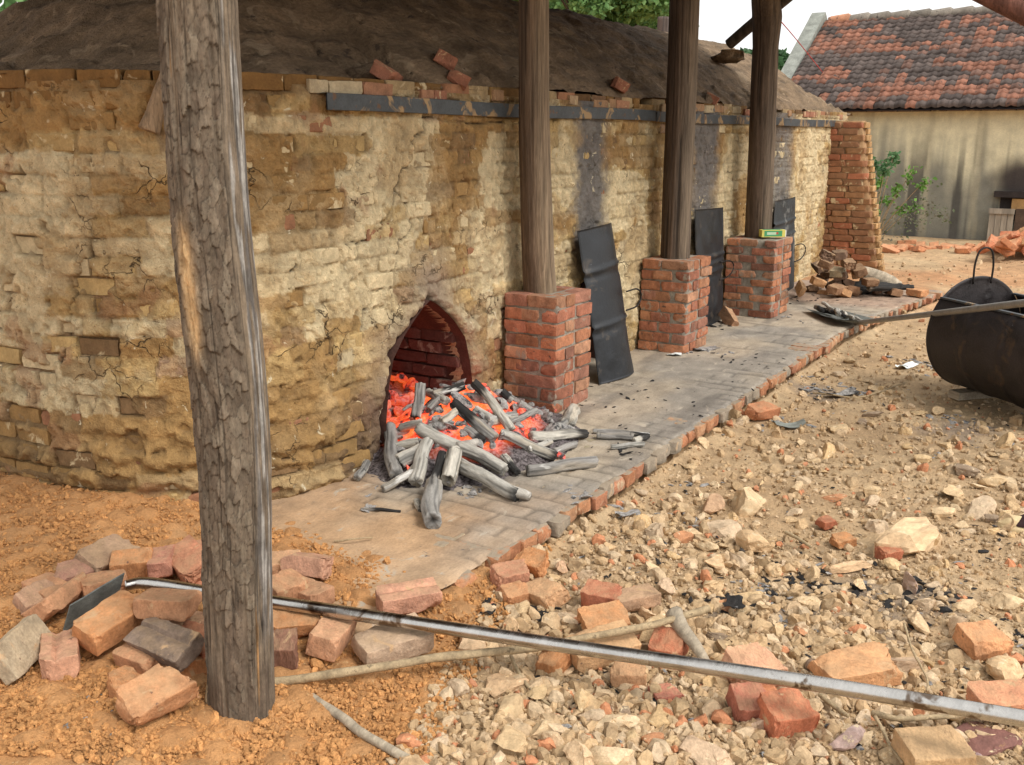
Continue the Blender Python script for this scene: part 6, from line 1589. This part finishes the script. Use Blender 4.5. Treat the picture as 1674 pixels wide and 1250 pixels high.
roof = bpy.data.objects.new('roof', None); link(roof, hs_); roof['label'] = 'sooty and orange clay tile roof slope'
for k, (d, p, cc) in enumerate(tiles):
    if k < 298:
        o = obj('tile', tile_me, roof, tuple(p - OFF + np.array([RNG.uniform(-.02, .01), 0, RNG.uniform(-.008, .008)])), (RNG.uniform(-.04, .04), -slope + RNG.uniform(-.03, .03), RNG.uniform(-.05, .05)), tuple(cc))
    else:
        far.add((np.stack([Vv * pitch, U * TW, np.where(Vv == 0, hh - .03, hh)], -1).reshape(-1, 3)) @ eul(RNG.uniform(-.02, .02), -slope, 0).T + p - OFF + np.array([0, 0, RNG.uniform(-.004, .006)]), tileF, cc)
tag(obj('tile_rows', far.mesh('tile_rows', M['tile_far']), roof), None, None, None, 'stuff')
# roof deck under the tiles and the back slope
V = np.array([(e0_[0] + .02, HY0, e0_[1] - .05), (RXR, HY0, RZ - .05), (RXR, HY1 - .2, RZ - .05), (e0_[0] + .02, HY1 - .2, e0_[1] - .05), (21.0, HY0, EZ), (21.0, HY1 - .2, EZ)]) - OFF
obj('roof_deck', mesh('roof_deck', V, np.array([[0, 1, 2, 3], [1, 4, 5, 2]]), M['house_dark']), roof)
y = HY1 - .3; k = 0
while y > HY0 + .1:
    V, Fc = tube_geo(np.array([(0, -.20, 0), (0, -.17, .012), (0, .12, 0), (0, .15, -.01)]), np.array([.085, .105, .085, .08]), 12)
    o = obj('ridge_tile', mesh('ridge_tile', V, Fc, M['tile']), roof, tuple(np.array([RXR, y - .15, RZ + .0]) - OFF), (0, 0, 0), (.45, .22, .13) if k == 0 else tuple(np.array((.20, .175, .145)) * RNG.uniform(.8, 1.3)))
    y -= .33; k += 1
V, Fc = tube_geo(spline([(RXR - OFF[0], 2.40 - OFF[1], RZ), (RXR - OFF[0], 2.39 - OFF[1], RZ + .12), (RXR - OFF[0], 2.30 - OFF[1], RZ + .26)], 8), np.linspace(.05, .02, 8), 8)
obj('finial', mesh('finial', V, Fc, M['tile']), roof, (0, 0, 0), (0, 0, 0), (.25, .14, .10))
# hearth niche and plank shutter at the foot of the wall
hbox('hearth_lintel', (.12, .75, .085), (HXF - .06, 1.36, .84), M['house_dark'])
hbox('hearth_opening', (.02, .66, .34), (HXF - .012, 1.32, .63), M['house_dark'])
hbox('hearth_side', (.08, .30, .16), (HXF - .05, 1.34, .70), surf('ochre_plaster', (.40, .24, .10), .2, 8, 60, .4, .95))
sh_ = empty('plank_shutter', (HXF - .14, 1.60, 0)); tag(sh_, 'grey plank shutter standing against the sooty house wall', 'shutter')
so_ = np.array([HXF - .14, 1.60, 0])
for k in range(4):
    hbox('plank', (.025, .076, .58), (HXF - .14 + .004 * (k % 2), 1.72 - .081 * k, .33), M['plank'], sh_, (1, 1, 4), so_)
hbox('cross_rail', (.03, .34, .075), (HXF - .165, 1.60, .60), M['plank'], sh_, (1, 4, 1), so_)
hbox('side_board', (.03, .18, .62), (HXF - .10, 1.33, .33), surf('brown_board', (.10, .065, .045), .3, 10, 60, .4, .9), sh_, (1, 1, 4), so_)
# red wire from the roof to the shed
V, Fc = tube_geo(spline([ondist(1345, 118, 15.5), ondist(1300, 62, 13.5), ondist(1262, 18, 10.2)], 20), .006, 6)
tag(obj('red_wire', mesh('red_wire', V, Fc, flatm('red_wire', (.45, .06, .06)))), 'thin red wire slanting across the tiled roof to the post', 'wire')

# ================================================================== GREENERY
def leaves(n, centers, radii, size, cols, seed, flat=.7, pinnate=False):
    rg_ = np.random.default_rng(seed); centers = np.asarray(centers, float); k = rg_.integers(len(centers), size=n)
    d = rg_.normal(size=(n, 3)); d /= np.linalg.norm(d, axis=1, keepdims=True); rr = rg_.random(n) ** .45
    P = centers[k] + d * rr[:, None] * np.asarray(radii)[k][:, None] * np.array([1, 1, flat])
    a = rg_.normal(size=(n, 3)) * np.array([1, 1, .6]); a[:, 2] -= .35; a /= np.linalg.norm(a, axis=1, keepdims=True)
    b = np.cross(a, rg_.normal(size=(n, 3))); b /= np.linalg.norm(b, axis=1, keepdims=True)
    s = size * rg_.uniform(.6, 1.3, n)[:, None]; w = s * .30
    nn_ = np.cross(a, b)
    V = np.stack([P, P + a * s * .5 + b * w + nn_ * s * .06, P + a * s + nn_ * -.05 * s, P + a * s * .5 - b * w + nn_ * s * .06], 1).reshape(-1, 3)
    Fc = np.arange(4 * n).reshape(-1, 4)
    ci = rg_.integers(len(cols), size=n); c = np.asarray(cols)[ci] * rg_.uniform(.75, 1.25, n)[:, None]
    return V, Fc, np.repeat(c, 4, 0)
GREEN = [(.055, .12, .030), (.075, .155, .040), (.10, .19, .055), (.04, .09, .028)]
def tree(base, top, cr, n, seed, label, lsize=.22, cols=GREEN, squash=.75):
    e = empty('tree', tuple(base)); tag(e, label, 'tree', 'trees beyond the kiln and house')
    rg_ = np.random.default_rng(seed); base = np.array(base, float); top = np.array(top, float); h = top - base
    V, Fc = tube_geo(spline([(0, 0, -.2), h * .35 + rg_.normal(0, .08, 3), h * .7, h * .95], 16), np.linspace(.16, .05, 16), 10); obj('trunk', mesh('trunk', V, Fc, M['bark_tree']), e)
    cs = []; rs = []
    for k in range(26):
        d = rg_.normal(size=3); d /= np.linalg.norm(d); q = h * .92 + d * cr * rg_.random() ** .5 * np.array([1, 1, squash]) * .85; cs.append(q); rs.append(cr * rg_.uniform(.18, .38))
        if k < 9:
            V, Fc = tube_geo(spline([h * rg_.uniform(.4, .75), (h * .6 + q) / 2 + rg_.normal(0, .1, 3), q], 8), np.linspace(.05, .012, 8), 6); obj('limb', mesh('limb', V, Fc, M['bark_tree']), e)
    V, Fc, c = leaves(n, cs, np.array(rs), lsize, cols, seed); obj('crown', mesh('crown', V, Fc, M['leaf'], c, False), e)
def tpos(px, py, r): return ondist(px, py, r)
t_ = tpos(985, 20, 21); tree((t_[0], t_[1], 0), t_ + np.array([0, 0, .9]), 1.9, 24000, 1, 'pale green feathery tree showing above the dome crest', .13, [(.20, .36, .13), (.26, .44, .17), (.14, .27, .09)])
t_ = tpos(1060, 30, 24); tree((t_[0], t_[1], 0), t_ + np.array([0, 0, .3]), 1.25, 12000, 2, 'smaller dark green tree behind the slim post', .13, [(.15, .28, .11), (.11, .21, .08)])
t_ = tpos(915, -5, 26); tree((t_[0], t_[1], 0), t_ + np.array([0, 0, .5]), 1.5, 14000, 5, 'green tree beside the bleached post above the dome', .14, [(.15, .28, .10), (.20, .35, .13), (.10, .20, .07)])
t_ = tpos(1240, 92, 27); tree((t_[0], t_[1], 0), t_ + np.array([0, 0, .0]), 1.0, 5200, 3, 'blue-green tree crown between farthest post and house gable', .22, [(.07, .15, .06), (.10, .20, .09), (.05, .10, .045)])
t_ = tpos(1302, 88, 27); tree((t_[0], t_[1], 0), t_ + np.array([0, 0, -.3]), .9, 3600, 7, 'low tree crown against the house gable', .2, [(.07, .15, .06), (.10, .20, .09)])
t_ = tpos(20, 5, 13); tree((t_[0], t_[1], 0), t_ + np.array([0, 0, .2]), 1.0, 3000, 4, 'bright leafy tree in the upper left corner', .16, [(.10, .20, .06), (.16, .28, .10)])
# bush in front of the house wall
bp_ = onz(1425, 402, .1); bu = empty('bush', (bp_[0] - .0, bp_[1], .05)); tag(bu, 'sparse leafy bush before the streaked house wall', 'bush')
bo = np.array([bp_[0], bp_[1], .05])
tips = [(1430, 262, 0), (1462, 250, 0), (1440, 290, 0), (1492, 278, 0), (1470, 305, 0), (1512, 295, 0), (1450, 322, 0), (1495, 335, 0), (1478, 338, 0), (1428, 345, 0), (1425, 280, 0), (1448, 268, 0)]
for k, (a, b, _) in enumerate(tips):
    q = onx(a, b, bp_[0] + RNG.uniform(-.25, .35)) - bo
    V, Fc = tube_geo(spline([np.array([RNG.uniform(-.05, .05), RNG.uniform(-.1, .02), 0]), q * np.array([.5, .35, .5]) + np.array([0, 0, -.05]), q], 12), np.linspace(.012, .004, 12), 6)
    st_ = obj('stem', mesh('stem', V, Fc, M['branch']), bu)
    V, Fc, c = leaves(34 if k not in (0, 1, 11) else 60, [q, q * .93, q * .97 + np.array([0, .03, -.03])], np.array([.10, .09, .08]), .085, [(.17, .34, .07), (.22, .42, .10), (.12, .24, .06)] if k not in (0, 1, 10, 11) else [(.10, .21, .09), (.14, .27, .12)], 400 + k)
    obj('leaf_cluster', mesh('leaf_cluster', V, Fc, M['leaf'], c, False), bu)
V, Fc, c = leaves(420, [np.array([RNG.uniform(-.2, .2), RNG.uniform(-.9, .1), RNG.uniform(.2, 1.0)]) for _ in range(20)], np.full(20, .2), .05, [(.20, .19, .14), (.14, .17, .09)], 450)
tag(obj('dry_twigs', mesh('dry_twigs', V, Fc, M['leaf'], c, False), bu), None, None, None, 'stuff')
